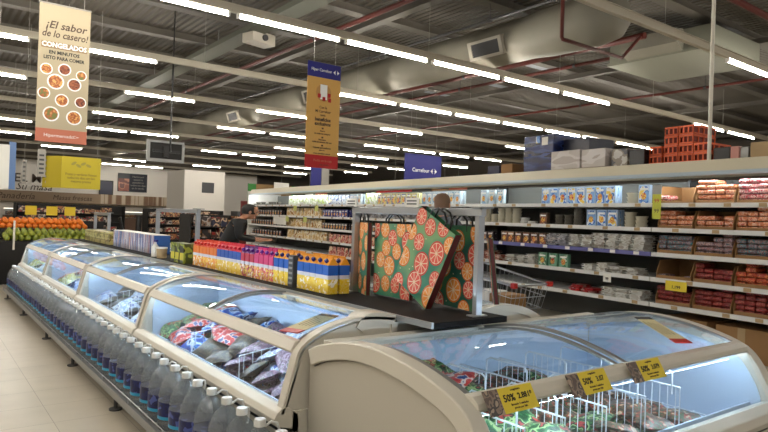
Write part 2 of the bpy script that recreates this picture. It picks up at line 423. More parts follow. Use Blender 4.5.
# ------------------------------------------------------------------ island freezers of the row
def arcpoly(pts,th):
    """outline of a band: outer pts and an inner offset"""
    P=[Vector((a,b)) for a,b in pts]; inn=[]
    for i,p in enumerate(P):
        d=(P[min(i+1,len(P)-1)]-P[max(i-1,0)]).normalized(); n=Vector((d.y,-d.x)); inn.append(p+n*th)
    return P,inn
def band(b,pts,th,a0,a1,axis,m=0,smooth=True):
    P,I=arcpoly(pts,th)
    for i in range(len(P)-1):
        b.prism([tuple(P[i]),tuple(P[i+1]),tuple(I[i+1]),tuple(I[i])],a0,a1,axis,m)
def smoothpts(pts,n=4):
    out=[]
    P=[Vector(p) for p in pts]
    for i in range(len(P)-1):
        p0=P[max(i-1,0)];p1=P[i];p2=P[i+1];p3=P[min(i+2,len(P)-1)]
        for k in range(n):
            t=k/n; out.append(tuple(.5*((2*p1)+(p2-p0)*t+(2*p0-5*p1+4*p2-p3)*t*t+(3*p1-p0-3*p2+p3)*t**3)))
    out.append(tuple(P[-1])); return out
def skin_band(b,pts,th,a0,a1,axis,m=0):
    """continuous curved sheet of thickness th (closed, smooth)"""
    P,I=arcpoly(pts,th); n=len(P)
    def Q(u,a): return {'Y':(u.x,a,u.y),'X':(a,u.x,u.y)}[axis]
    vs=[Q(p,a0) for p in P]+[Q(p,a1) for p in P]+[Q(p,a0) for p in I]+[Q(p,a1) for p in I]; fs=[];
    for i in range(n-1):
        fs+= [(i,i+1,n+i+1,n+i),(2*n+i,3*n+i,3*n+i+1,2*n+i+1),(i,2*n+i,2*n+i+1,i+1),(n+i,n+i+1,3*n+i+1,3*n+i)]
    fs+=[(0,n,3*n,2*n),(n-1,3*n-1,4*n-1,2*n-1)]
    b.add(vs,fs,m,True)
FRAME=smoothpts([(.02,.50),(.075,.70),(.11,.795),(.22,.862),(.36,.902),(.50,.912),(.665,.895)],3)
LID=smoothpts([(.115,.80),(.22,.85),(.36,.888),(.50,.898),(.64,.885)],5)
# local frame: x=0 at the outer rim (world 1.34), x grows towards the spine, y along the row
def make_island(L,label,low=False):
    t=thing('island_freezer',label,'freezer')
    body=MB()
    body.box(.10,.66,0,L,.08,.20)                    # bottom
    body.box(.08,.11,0,L,.08,.47); body.box(.64,.66,0,L,.2,.86)
    body.box(.08,.66,0,.03,.2,.5); body.box(.08,.66,L-.03,L,.2,.5)
    body.box(.14,.66,.02,L-.02,0,.08,1)
    body.build('cabinet',[M['cream'],M['dark']],t)
    li=MB(); li.box(.115,.635,.035,L-.035,.205,.225); li.box(.115,.125,.035,L-.035,.225,.49); li.box(.625,.635,.035,L-.035,.225,.85)
    for ya,yb in ((.035,.045),(L-.045,L-.035)):
        P=[(.13,.225),(.625,.225)]+[(x-.004,z-.03) for x,z in LID[::-1]]
        li.prism(P,ya,yb,'Y')
    li.build('liner',M['inner'],t)
    rm=MB(); rm.prism([(.08,.42),(.0,.44),(-.015,.475),(.0,.505),(.035,.525),(.06,.52),(.11,.485),(.11,.44)],0,L,'Y'); rm.build('front_rim',M['cream'],t,bevel=.004)
    MB().box(.03,.082,.01,L-.01,.405,.43).build('rim_gasket',M['black'],t)
    for y0,y1,pa,pb in ((0,.055,.01,.03),(L-.055,L,L-.03,L-.012)):
        if low and y0==0:
            fr=MB(); skin_band(fr,[(x,z-.004) for x,z in FRAME],.014,y0,y1,'Y')
            fr.prism([(.03,.5)]+[(x+.02,z-.03) for x,z in FRAME]+[(.66,.5)],pa,pb,'Y'); fr.build('end_frame',M['cream'],t)
            fr=MB(); skin_band(fr,smoothpts([(.42,.86),(.47,.915),(.56,.925),(.665,.905)],3),.05,-.0,.12,'Y'); fr.build('corner_moulding',M['cream'],t); continue
        fr=MB(); skin_band(fr,FRAME,.045,y0,y1,'Y')
        fr.prism([(.03,.5)]+[(x+.02,z-.03) for x,z in FRAME]+[(.66,.5)],pa,pb,'Y')
        fr.build('end_frame',M['cream'],t)
    br=MB(); br.prism([(.082,.768),(.092,.755),(.115,.760),(.145,.797),(.138,.815),(.108,.812)],.05,L-.05,'Y'); br.build('front_bar',M['cream'],t,bevel=.003)
    fg=MB(); fg.prism([(.04,.52),(.045,.52),(.098,.76),(.093,.76)],.055,L-.055,'Y'); fg.build('front_glass',M['glass_f'],t)
    for k in range(2):
        y0=.058+k*(L-.116)/2; y1=y0+(L-.116)/2-.004
        l=MB(); skin_band(l,[(x,z+.012*k) for x,z in LID],.004,y0+.02,y1-.02,'Y'); lo=l.build('lid',M['glass'],t)
        for a,c in ((y0,y0+.022),(y1-.022,y1)): e=MB(); skin_band(e,[(x,z+.003+.012*k) for x,z in LID],.012,a,c,'Y'); e.build('lid_edge',M['grey'],lo)
    MB().box(.60,.66,.05,L-.05,.868,.892).build('back_rail',M['cream'],t)
    MB().cyl((.158,.08,.772),(.158,L-.08,.772),.007,8).build('interior_lamp',M['coollamp'],t)
    # wire divider
    for yy in (L*.33,L*.66):
        w=MB(); w.tube([(.15,yy,.25),(.15,yy,.60),(.58,yy,.66),(.58,yy,.25)],.004,5)
        for q in range(8): w.tube([(.15+.054*(q+.5),yy,.25),(.15+.054*(q+.5),yy,.605+.0075*(q+.5))],.0025,4)
        w.build('wire_divider',M['whitewire'],t)
    return t
ROW=[(2.53,2.29,'island freezer of the near row, closest to the camera, beside the end freezer'),(4.86,2.12,'second island freezer from the camera with dark reflections on its lid'),(7.02,2.1,'third island freezer from the camera along the bottle rack'),(9.16,2.1,'farthest island freezer of the front row, near the fruit stand')]
kinds=[['blue','white','purple','dark','blue','redb','green'],['white','blue','white','dark','green'],['white','redb','blue','yel'],['yel','white','green']]
for n,(y,L,lab) in enumerate(ROW):
    t=make_island(L,lab,n==0); t.location=(1.34,y,0)
    rows=int(L/(.20 if n<1 else .25))
    for a in range(rows):
        for c in range(3 if n<1 else 2):
            for h in range(3 if n<1 else 2):
                yy=y+.16+a*(L-.32)/(rows-1)
                kd=kinds[n]; k=kd[(a*len(kd)//rows+random.choice((0,0,1,2)))%len(kd)]
                cx=(1.56,1.71,1.86)[c] if n<1 else (1.61,1.81)[c]
                bag(k,(cx+random.uniform(-.012,.012),yy+random.uniform(-.02,.02),(.36 if n<1 else .42)+h*.075+.08*c+random.uniform(-.008,.008)),(random.uniform(-.4,.4),random.uniform(-.55,-.05),random.uniform(-.7,.7)),
                    {'blue':'blue','white':'white and blue','purple':'purple','dark':'dark','redb':'red','green':'green','yel':'yellow'}[k]+' frozen food bag in the '+('nearest','second','third','farthest')[n]+' row freezer','bags in the '+('nearest','second','third','farthest')[n]+' row freezer',.78 if n<1 else .95)
for n,(y,L,lab) in enumerate(ROW):
    t=make_island(L,('back row island freezer closest to the camera, beyond the bag rack','second back row island freezer, behind the juices','third back row island freezer, behind the pale cartons','farthest back row island freezer')[n])
    t.location=(3.30,y+L,0); t.rotation_euler=(0,0,PI)

# ------------------------------------------------------------------ end freezer
EX0,EX1=1.48,3.60
EP=smoothpts([(1.32,.46),(1.36,.60),(1.43,.72),(1.50,.785),(1.63,.832),(1.80,.868),(2.0,.885),(2.2,.872),(2.40,.825),(2.50,.785)],3)
t=thing('end_freezer','large cream end freezer with yellow price cards on its bar','freezer',(0,0,0))
EB=(0,0,0)
W=EX1-EX0
b=MB()
b.box(EX0+.03,EX1-.03,1.44,2.5,.08,.2); b.box(EX0+.03,EX1-.03,1.42,1.45,.08,.48); b.box(EX0+.03,EX1-.03,2.47,2.5,.2,.78); b.box(EX0+.08,EX1-.08,1.5,2.45,0,.08,1)
b.build('cabinet',[M['cream'],M['dark']],t)
def endpanel(x0,x1,nm):
    P=[(y,z-.012) for y,z in EP]
    b=MB(); b.prism([(2.515,.02),(1.44,.02),(1.40,.42)]+P[:-1]+[(2.515,.77)],x0,x1,'X'); b.build(nm,M['cream2'],t)
endpanel(EX0+.012,EX0+.035,'side_panel'); endpanel(EX1-.035,EX1-.012,'side_panel')
for x0,x1 in ((EX0-.012,EX0+.062),(EX1-.062,EX1+.012)):
    b=MB(); skin_band(b,[(y,z) for y,z in EP],.075 if x0<2 else .06,x0,x1,'X'); o=b.build('arched_end_frame',M['cream'],t,bevel=.006)
for x in (EX0+.007,):
    b=MB(); P,I=arcpoly(EP,.075); 
    b.tube([(x+.004,p.x,p.y-.003) for p in I[1:]],.0035,5); b.build('panel_seam',M['seam'],t)
b=MB(); b.prism([(1.45,.42),(1.31,.43),(1.285,.47),(1.30,.505),(1.35,.53),(1.39,.52),(1.45,.485)],EX0+.05,EX1-.05,'X'); b.build('front_rim',M['cream'],t,bevel=.004)
MB().box(EX0+.06,EX1-.06,1.36,1.42,.385,.42).build('rim_gasket',M['black'],t)
b=MB(); b.box(EX0+.04,EX1-.04,1.46,2.46,.34,.36); b.box(EX0+.04,EX1-.04,1.455,1.465,.22,.50); b.box(EX0+.04,EX1-.04,2.455,2.465,.22,.77)
for xa,xb in ((EX0+.037,EX0+.045),(EX1-.045,EX1-.037)):
    P=[(1.46,.22),(2.46,.22)]+[(y+(.01 if y<1.6 else 0),z-.05) for y,z in EP[::-1] if 1.38<y<2.46]; b.prism(P,xa,xb,'X')
b.build('liner',M['inner'],t)
BY=1.50
b=MB(); b.prism([(1.468,.768),(1.478,.756),(1.505,.760),(1.54,.795),(1.535,.810),(1.50,.806),(1.472,.788)],EX0+.05,EX1-.05,'X'); b.build('front_bar',M['cream'],t,bevel=.003)
b=MB(); b.prism([(1.355,.525),(1.36,.525),(1.475,.745),(1.47,.745)],EX0+.055,EX1-.055,'X'); b.build('front_glass',M['glass_f'],t)
LE=[(y,z-.012) for y,z in smoothpts([(1.54,.805),(1.63,.832),(1.80,.868),(2.0,.885),(2.2,.872),(2.38,.835)],5)]
xs=[EX0+.06,(EX0+EX1)/2-.05,EX1-.06]
for k in range(2):
    x0,x1=xs[k]+.01,xs[k+1]-.01
    l=MB(); skin_band(l,[(y,z+.012*k) for y,z in LE],.004,x0+.02,x1-.02,'X'); lo=l.build('lid',M['glass'],t)
    for a,c in ((x0,x0+.025),(x1-.025,x1)): e=MB(); skin_band(e,[(y,z+.003+.012*k) for y,z in LE],.012,a,c,'X'); e.build('lid_edge',M['grey'],lo)
b=MB(); b.box(EX0+.05,EX1-.05,2.385,2.46,.79,.832); b.build('back_rail',M['cream'],t)
MB().cyl((EX0+.1,1.548,.772),(EX1-.1,1.548,.772),.007,8).build('interior_lamp',M['coollamp'],t)
# basket dividers
for k,xx in enumerate((1.585,1.83,2.07,2.35,2.65,2.95)):
    w=MB(); 
    w.tube([(xx,1.52,.24),(xx,1.52,.64),(xx,2.40,.64),(xx,2.40,.24)],.0045,5); w.tube([(xx,1.52,.44),(xx,2.40,.44)],.004,5)
    for q in range(22): yy=1.54+q*.04; w.tube([(xx,yy,.24),(xx,yy,.64)],.0025,4)
    for ya in (1.56,1.95): w.tube([(xx,ya,.60),(xx,ya,.70),(xx,ya+.02,.715),(xx,ya+.24,.715),(xx,ya+.26,.70),(xx,ya+.26,.60)],.0045,5)
    w.build('wire_divider',M['whitewire'],t)
b=MB(); 
for k in range(10): b.tube([(EX0+.1,1.54+k*.09,.39),(EX1-.1,1.54+k*.09,.39)],.003,4)
for k in range(20): b.tube([(EX0+.1+k*.1,1.5,.39),(EX0+.1+k*.1,2.42,.39)],.003,4)
b.build('wire_floor',M['whitewire'],t)
bays=[(1.71,'green','leftmost'),(1.95,'green','second'),(2.20,'brown','third'),(2.50,'brown','fourth'),(2.80,'brown','fifth')]
for bi,(xc,k,w) in enumerate(bays):
    for a in range(7):
        for h in range((3,3,2,2,2)[bi]):
            yy=1.60+a*.125
            kk=k if random.random()<.8 else ('redb' if bi==1 else 'green')
            bag(kk,(xc+random.uniform(-.02,.02),yy,.43+h*.062+(.03+.018*a if bi<2 else .008*a)+random.uniform(-.01,.01)),(random.uniform(-.3,.3),random.uniform(-.25,.25),random.uniform(-.4,.4)+PI/2*(a%2)),
                {'green':'green','brown':'brown','redb':'red'}[kk]+' frozen vegetable bag in the '+w+' bay of the end freezer','bags in the '+w+' bay of the end freezer',.98)
for a in range(3):
    bag('brown',(3.17,1.65+a*.2,.43),(0,.1,random.uniform(0,1)),'brown frozen vegetable bag low in the right bay of the end freezer','bags in the right bay of the end freezer')
# price cards on the bar
def card(x,txt,lab,rz=0):
    c=thing('price_card',lab,'price card',(x,1.452,.79),rz); c.scale=(.86,.86,.86)
    T=Matrix.Rotation(R(-32),4,'X')
    b=MB(); b.box(0,.205,-.001,.001,-.052,.05,0,T); b.build('card',M['tag'],c)
    b=MB(); b.box(-.085,0,-.001,.001,-.052,.05,0,T); b.build('photo_panel',multi('card_photo',[(80,60,50),(120,100,84),(50,40,36),(150,130,110)],30,bump=0),c)
    b=MB(); b.box(-.05,.15,.002,.006,-.05,-.03,0,T); b.build('clip',M['grey'],c)
    rot=(R(90-32),0,0)
    def tp_(x,z): v=T@Vector((x,-.0018,z)); return tuple(v)
    text(txt[0],.04,M['ink'],c,tp_(.05,.005),rot,bold=.0008); text(txt[1],.033,M['ink'],c,tp_(.145,.007),rot,bold=.0006)
    for z in (-.022,-.036): text('llevando 2 unidades' if z>-.03 else 'precio por kilo',.013,M['inkbrown'],c,tp_(.10,z),rot)
    text('congelados',.013,M['inkbrown'],c,tp_(.1,.037),rot)
    return c
card(1.62,('50%','2.881*'),'leftmost yellow price card on the end freezer bar',0)
card(2.07,('50%','3.07'),'middle yellow price card on the end freezer bar',0)
card(2.48,('50%','3.079'),'rightmost yellow price card on the end freezer bar',0)
# flyers lying on the lids
def flyer(loc,rot,lab,L=.30,Wd=.12):
    f=thing('shelf_flyer',lab,'flyer',loc); f.rotation_euler=rot
    MB().box(0,L,0,Wd,0,.004).build('sheet',mat('flyer_cream',(212,202,160),.6),f)
    MB().box(-.055,0,0,Wd,0,.004).build('red_end',M['red'],f); MB().box(L,L+.04,0,Wd,0,.004).build('dark_end',M['darkgrey'],f)
    b=MB()
    for k in range(4): b.box(.06,L-.08+.015*k,.022+.02*k,.025+.02*k,.004,.0048)
    b.build('printing',M['inkbrown'],f)
flyer((1.52,2.62,.848),(0,R(-7),R(23)),'cream flyer with red end lying on the nearest row freezer lid',.25,.11)
flyer((3.10,1.575,.848),(0,R(-9),R(60)),'cream flyer with red end lying at the right of the end freezer lid',.30,.09)

# ------------------------------------------------------------------ spine shelf between the two freezer rows
t=thing('spine_shelf','long black topped shelf running between the two freezer rows','shelf',(0,0,0))
MB().box(2.035,2.56,2.27,11.2,.868,.90).build('top',mat('matt_black_top',(16,16,17),.75,spec=.2),t,bevel=.003)
MB().box(2.02,2.035,2.27,11.2,.872,.902).build('price_rail',mat('rail_silver',(170,176,182),.35,.5),t)
MB().box(2.02,2.57,2.58,11.2,.0,.86).build('base',M['cream2'],t)

# uprights with hanging bar
def rack(y0,y1,x,z1,lab,base=.90):
    r=thing('hanging_rack',lab,'rack',(x,y0,base))
    L=y1-y0;h=z1-base
    for yy in (0,L):
        b=MB(); b.box(-.022,.022,yy-.016,yy+.016,0,h); b.box(-.05,.05,yy-.03,yy+.03,0,.008); b.build('post',M['steel'],r,bevel=.003)
    b=MB(); b.box(-.018,.018,-.03,L+.03,h,h+.042); b.build('bar',M['steel'],r,bevel=.004)
    for yy in (-.02,L): MB().box(-.05,.05,yy-.03,yy+.05,h+.042,h+.05).build('cap',M['grey'],r)
    return r
rack(2.34,3.50,2.40,1.43,'steel hanging rack carrying the citrus print bags')
rack(6.45,7.80,2.40,1.39,'steel hanging rack standing beyond the juices, left of the dark figure')
rack(10.2,11.1,2.40,1.30,'farthest small steel rack by the fruit stand')
# small white price heads on the bag rack
for y,l in ((3.50,'white label plate at the far end of the bag rack'),(2.86,'white label plate on top of the bag rack bar')):
    p=thing('label_plate',l,'label',(2.36,y,1.474)); MB().box(-.004,.004,-.06,.06,0,.055).build('plate',M['white'],p)
    b=MB(); 
    for k in range(2): b.box(-.0052,-.004,-.045,.045,.015+k*.018,.023+k*.018)
    b.build('printing',M['darkgrey'],p)

# ------------------------------------------------------------------ citrus bags
BGm=[mat('bag_print_green',(44,120,96),.5,rgb2=(120,160,110),scale=5),mat('bag_print_dark',(26,84,70),.5,rgb2=(60,110,66),scale=5)]
CM=[mat('citrus_rind_red',(206,60,48),.5),mat('citrus_flesh_red',(226,92,78),.5),mat('citrus_rind_orange',(222,110,30),.5),mat('citrus_flesh_orange',(238,150,62),.5),mat('citrus_pith',(238,214,180),.5),mat('bag_gusset',(84,20,18),.6),M['black']]
def clip(poly,W_,H_):
    def cl(P,ins,inter):
        out=[]
        for i in range(len(P)):
            a,b=P[i-1],P[i]
            if ins(b):
                if not ins(a): out.append(inter(a,b))
                out.append(b)
            elif ins(a): out.append(inter(a,b))
        return out
    def ix(v): return lambda a,b:(v,a[1]+(b[1]-a[1])*(v-a[0])/(b[0]-a[0]))
    def iy(v): return lambda a,b:(a[0]+(b[0]-a[0])*(v-a[1])/(b[1]-a[1]),v)
    for ins,it in ((lambda p:p[0]>=0,ix(0)),(lambda p:p[0]<=W_,ix(W_)),(lambda p:p[1]>=0,iy(0)),(lambda p:p[1]<=H_,iy(H_))):
        poly=cl(poly,ins,it)
        if len(poly)<3: return []
    return poly
def citrus_bag(W_,H_,D_,seed,lab,handle=True,dark=0):
    rnd=random.Random(seed)
    g=thing('shopping_bag',lab,'bag')
    # local: width along -y.. (y from 0 to W), hanging down from z=0 to -H, face at x=0 looking to -x
    b=MB(); b.box(0,.003,0,W_,-H_,0); fb=b.build('front_panel',BGm[dark],g)
    b=MB(); b.box(D_-.003,D_,0,W_,-H_,0); b.build('back_panel',BGm[1],g)
    b=MB()
    for y in (0,W_-.002): b.box(.003,D_-.003,y,y+.002,-H_,-.0)
    b.box(.003,D_-.003,.002,W_-.002,-H_,-H_+.003); b.build('gusset',CM[5],g)
    pr=MB(); centers=[];tries=0
    while len(centers)<16 and tries<900:
        tries+=1; r=rnd.choice((.045,.055,.062)); c=(rnd.uniform(0,W_),rnd.uniform(0,H_))
        if all(math.hypot(c[0]-q[0],c[1]-q[1])>r+q[2]-.004 for q in centers): centers.append((*c,r))
    def put(poly,m,x):
        poly=clip(poly,W_,H_)
        if poly: pr.add([(x,u,-v) for u,v in poly],[tuple(range(len(poly)))],m)
    for u,v,r in centers:
        red=rnd.random()<.5; a0=rnd.uniform(0,1)
        put([(u+r*math.cos(k*PI/10),v+1.15*r*math.sin(k*PI/10)) for k in range(20)],0 if red else 2,-.0008)
        put([(u+.86*r*math.cos(k*PI/10),v+.99*r*math.sin(k*PI/10)) for k in range(20)],4,-.0012)
        for k in range(9):
            a=a0+k*2*PI/9; w=2*PI/9*.42
            put([(u+.1*r*math.cos(a),v+.11*r*math.sin(a)),(u+.78*r*math.cos(a-w),v+.9*r*math.sin(a-w)),(u+.82*r*math.cos(a),v+.94*r*math.sin(a)),(u+.78*r*math.cos(a+w),v+.9*r*math.sin(a+w))],1 if red else 3,-.0016)
    for k in range(26):
        u,v=rnd.uniform(.01,W_-.01),rnd.uniform(.01,H_-.01)
        if all(math.hypot(u-q[0],v-q[1])>q[2]+.01 for q in centers): put([(u+.004*math.cos(q*PI/3),v+.004*math.sin(q*PI/3)) for q in range(6)],4,-.001)
    pr.build('citrus_print',CM[:5],fb)
    if handle:
        for x in (.004,D_-.004):
            hb=MB(); hb.tube([(x,W_*.28,-.03),(x,W_*.3,.03),(x,W_*.42,.06),(x,W_*.58,.06),(x,W_*.7,.03),(x,W_*.72,-.03)],.006,6); hb.build('handle',M['black'],g)
    return g
g=citrus_bag(.33,.48,.05,3,'large tilted citrus print shopping bag at the front of the rack',True,0)
# tilted bag: top far corner (Y 2.76, z 1.42)
g.location=(2.30,2.42,1.325); g.rotation_euler=(R(28),0,R(0))
g=citrus_bag(.37,.46,.03,8,'upright citrus print bag hanging left behind the tilted bag',True,0); g.location=(2.41,2.92,1.37)
g=citrus_bag(.30,.48,.03,12,'citrus print bag hanging edge on by the far rack post',True,0); g.location=(2.35,3.29,1.37); g.rotation_euler=(0,0,R(-20))
g=citrus_bag(.31,.46,.05,21,'dark citrus print bag hanging right behind the tilted bag',True,1); g.location=(2.44,2.39,1.37); g.rotation_euler=(R(2),0,0)
g=citrus_bag(.2,.36,.026,23,'citrus bag showing its dark red edge right of the near post',False,1); g.location=(2.50,2.37,1.31); g.rotation_euler=(0,R(-7),R(-44))

# ------------------------------------------------------------------ juices
def juice_make(top,body,low,capc,nm):
    cols=[mat(nm+'_body',body,.4),mat(nm+'_top',top,.4),multi(nm+'_fruit',[low,(240,210,90),low,(250,240,220)],30,.4,bump=0),mat(nm+'_band',(215,215,225),.4)]
    def f():
        t=thing('juice_carton','juice carton','juice carton')
        b=MB(); w=.0365; b.box(-w,w,-w,w,0,.095,2); b.box(-w,w,-w,w,.095,.12,3); b.box(-w,w,-w,w,.12,.185,0)
        b.prism([(-w,.185),(w,.185),(.011,.226),(-.011,.226)],-w,w,'X',1); b.box(-w,w,-.004,.004,.224,.242,1)
        b.build('carton',cols,t); MB().lathe([(.014,0),(.014,.02)],10,T=Matrix.Translation((0,-.024,.205))@Matrix.Rotation(R(40),4,'X')).build('cap',mat(nm+'_cap',capc,.4),t)
        return t
    return Proto(f)
J={'orange':juice_make((214,60,24),(226,120,40),(232,140,50),(200,40,30),'juice_orange'),
   'blue':juice_make((205,30,60),(30,80,170),(230,190,60),(190,20,50),'juice_blue'),
   'pink':juice_make((200,30,110),(210,60,120),(226,110,110),(110,40,150),'juice_pink'),
   'purple':juice_make((90,24,110),(190,40,70),(180,80,90),(90,30,130),'juice_purple'),
   'yellow':juice_make((226,150,30),(24,90,180),(238,200,40),(30,30,110),'juice_yellow')}
seq=[]
# y positions from the near end (3.62) to far end (6.25)
y=3.44
plan=[('yellow',5),('gap',1),('yellow',3),('pink',4),('purple',3),('blue',6),('orange',7)]
for k,n in plan:
    for i in range(n):
        if k=='gap': y+=.11; continue
        for d in range(2):
            J[k].put((2.17+d*.09,y,.902),(0,0,-PI/2+random.uniform(-.06,.06)),label={'orange':'orange juice carton with red top in the far block of juices','blue':'blue and red juice carton in the middle of the juice row','pink':'pink juice carton in the juice row','purple':'purple and red juice carton in the juice row','yellow':'blue and yellow juice carton at the near end of the juices'}[k],group=k+' juice cartons')
        y+=.083
yend=y
p=thing('shelf_divider','grey perforated divider panel standing among the yellow juice cartons','divider',(2.12,3.865,.902)); MB().box(-.01,.03,-.035,.035,0,.22).build('panel',M['darkgrey'],p)
b=MB(); 
for k in range(6): b.box(-.0115,-.01,-.025,.025,.02+k*.035,.035+k*.035)
b.build('slots',M['grey'],p)
# green and black cans group, pale boxes, blue white boxes
for k in range(3):
    c=thing('snack_box','green and black carton standing at the far end of the juices','carton',(2.14,yend+.12+k*.13,.902),group='green cartons past the juices')
    MB().box(-.06,.06,-.055,.055,0,.19).build('carton',[multi('green_box',[(30,32,26),(150,160,60),(70,80,40),(110,120,60)],9,bump=0)],c)
    MB().box(-.061,-.06,-.05,.05,.03,.10).build('label_patch',M['yellow'],c)
bwm=multi('blue_white_box',[(24,60,120),(225,228,232),(40,90,160),(200,140,110),(225,228,232)],7,bump=0,stretch=(0,4,.15))
for k in range(9):
    c=thing('milk_pack','blue and white long life carton on the shelf between the two far racks','carton',(2.30,7.38+k*.205,.902),group='blue and white cartons in a block')
    MB().box(-.09,.09,-.095,.095,0,.215).build('carton',bwm,c); MB().box(-.09,.09,-.095,.095,.215,.22).build('lid',M['white'],c)
ybm=multi('pale_yellow_box',[(170,158,96),(186,174,112),(120,108,60),(186,174,112)],6,bump=0)
for k in range(6):
    for h in range(2):
        c=thing('egg_box','pale yellow carton in the far double stack on the shelf','carton',(2.30,9.42+k*.26,.902+h*.085),group='pale yellow cartons, far stack')
        MB().box(-.1,.1,-.125,.125,0,.082).build('carton',ybm,c); MB().box(-.102,.102,-.127,.127,.055,.06).build('lid_line',M['inkbrown'],c)
c=thing('tub','small pale tub with lid left of the juices','tub',(2.12,6.72,.902)); MB().lathe([(.05,0),(.055,.10)],14).build('pot',M['card2'],c); MB().lathe([(.058,.1),(.058,.115)],14).build('lid',M['white'],c)
c=thing('cleaning_trigger','blue and white spray bottle standing on the far shelf','bottle',(2.12,6.95,.902)); MB().lathe([(.04,0),(.042,.1),(.015,.14),(.012,.16)],12).build('body',M['white'],c); MB().box(-.012,.012,-.06,.02,.16,.185).build('trigger',M['blue'],c)

# ------------------------------------------------------------------ bottle rack and bottles
t=thing('bottle_rack','low grey metal rack carrying the row of water bottles','rack',(0,0,0))
b=MB(); b.box(1.14,1.355,2.0,11.2,.125,.135); b.box(1.13,1.14,2.0,11.2,.105,.155); b.build('tray',M['grey'],t)
b=MB(); b.tube([(1.135,2.0,.19),(1.135,11.2,.19)],.003,5)
for k in range(14): b.tube([(1.135,2.1+k*.69,.15),(1.135,2.1+k*.69,.19)],.003,5)
b.build('guard_rail',M['steel'],t)
for k,y in enumerate((2.3,3.4,4.6,6.08,7.45,9.2,10.9)):
    l=MB().cyl((1.17,y,.01),(1.17,y,.125),.014,8).lathe([(.045,0),(.045,.01)],14,c=(1.17,y,0)); l.build('leg',M['darkgrey'],t)
def mk_bottle():
    t=thing('water_bottle','large clear water bottle with white cap','bottle')
    pr=[(.05,0),(.082,.008),(.086,.03),(.083,.045),(.086,.06),(.086,.075)]
    b=MB(); b.lathe([(.055,.0),(.080,.006),(.088,.03),(.083,.05),(.088,.07),(.088,.14),(.084,.155),(.088,.17),(.084,.185),(.087,.20),(.082,.235),(.070,.27),(.050,.30),(.028,.322),(.022,.33),(.022,.34)],18)
    b.build('body',M['bottle'],t)
    MB().lathe([(.0895,.088),(.0895,.168)],18).build('label',M['label'],t)
    MB().lathe([(.0897,.070),(.0897,.088)],18).build('cyan_band',M['cyan'],t)
    MB().lathe([(.027,.335),(.027,.362),(.024,.366)],14).build('cap',M['cap'],t)
    MB().tube([(.026,0,.335),(.05,0,.352),(.075,0,.345),(.085,0,.318),(.07,0,.285),(.066,0,.272)],.006,6).build('carry_handle',M['cap'],t)
    return t
bp_=Proto(mk_bottle)
n=0; y=2.32
while y<11.0:
    if y<4.0: w='at the near end of the rack'
    elif y<6.5: w='in the middle of the rack'
    else: w='towards the far end of the rack'
    bp_.put((1.248+random.uniform(-.006,.006),y,.136),(0,0,random.uniform(-.9,.9)),label='clear water bottle with dark blue label '+w,group='water bottles '+w)
    y+=.188; n+=1

# ------------------------------------------------------------------ refrigerated wall cases
FA=math.atan(.1); FO=Vector((5.2,2,0)); Ft=Vector((math.sin(FA),math.cos(FA),0)); Fn=Vector((math.cos(FA),-math.sin(FA),0))
def FP(s,d,z): v=FO+Ft*s+Fn*d; return (v.x,v.y,z)
SH=[1.615,1.395,1.175,.95,.725]
fback=mat('case_back',(84,84,80),.6); fcan=mat('canopy_cream',(208,200,176),.45); frail=mat('price_strip_white',(214,214,212),.4); fblue=mat('price_strip_blue',(92,92,150),.4); fshelf=mat('shelf_white',(190,192,192),.45)
def case(s0,s1,lab,ends):
    t=thing('refrigerated_display_case',lab,'fridge',FP(s0,0,0),-FA)
    L=s1-s0
    MB().box(.72,.76,0,L,.3,1.86).build('back_panel',fback,t)
    b=MB(); b.box(-.04,.76,0,L,.08,.36); b.box(.05,.7,.05,L-.05,0,.08,1); b.build('base',[M['cream2'],M['dark']],t)
    b=MB(); b.prism([(0,1.865),(.0,1.89),(.05,1.985),(.10,1.99),(.80,1.99),(.80,1.90),(.05,1.90),(.03,1.866)],0,L,'Y'); b.build('canopy',fcan,t)
    b=MB(); b.prism([(-.006,1.853),(-.012,1.868),(-.004,1.886),(.0,1.868),(.028,1.864),(.028,1.853)],0,L,'Y'); b.build('canopy_lip',mat('lip_blue_grey',(176,190,200),.3),t)
    MB().cyl((.075,.05,1.886),(.075,L-.05,1.886),.009,8).build('canopy_lamp',M['fridgelamp'],t)
    for k,z in enumerate(SH):
        b=MB(); b.box(.01,.70,.005,L-.005,z-.022,z-.004); sh=b.build('shelf',fshelf,t)
        rl=MB(); rl.box(-.006,.01,.005,L-.005,z-.03,z+.008); rl.build('price_strip',frail if not (k==2 and s0>1 and s0<2) else fblue,sh)
        y=.12
        while y<L-.15:
            MB().box(-.0078,-.0062,y,y+.06,z-.026,z+.004).build('price_ticket',M['card2'] if k!=2 else M['white'],sh); y+=random.uniform(.25,.55)
    for y0 in ((0,) if True else ()): MB().box(.55,.72,y0,y0+.02,.36,1.86).build('upright',M['darkgrey'],t)
    if 'far' in ends: 
        b=MB(); b.box(-.02,.8,L-.0,L+.06,0,1.95); b.build('end_panel',M['white'],t)
    return t
case(-1.2,1.04,'refrigerated case at the right holding cardboard trays of sausages',())
case(1.04,3.72,'refrigerated case right of the bag rack holding tubs and blue packs',())
case(3.72,7.3,'refrigerated case behind the citrus bags',())
case(7.3,11.9,'farthest refrigerated case beside the person in black',('far',))

FR=(0,0,-FA)
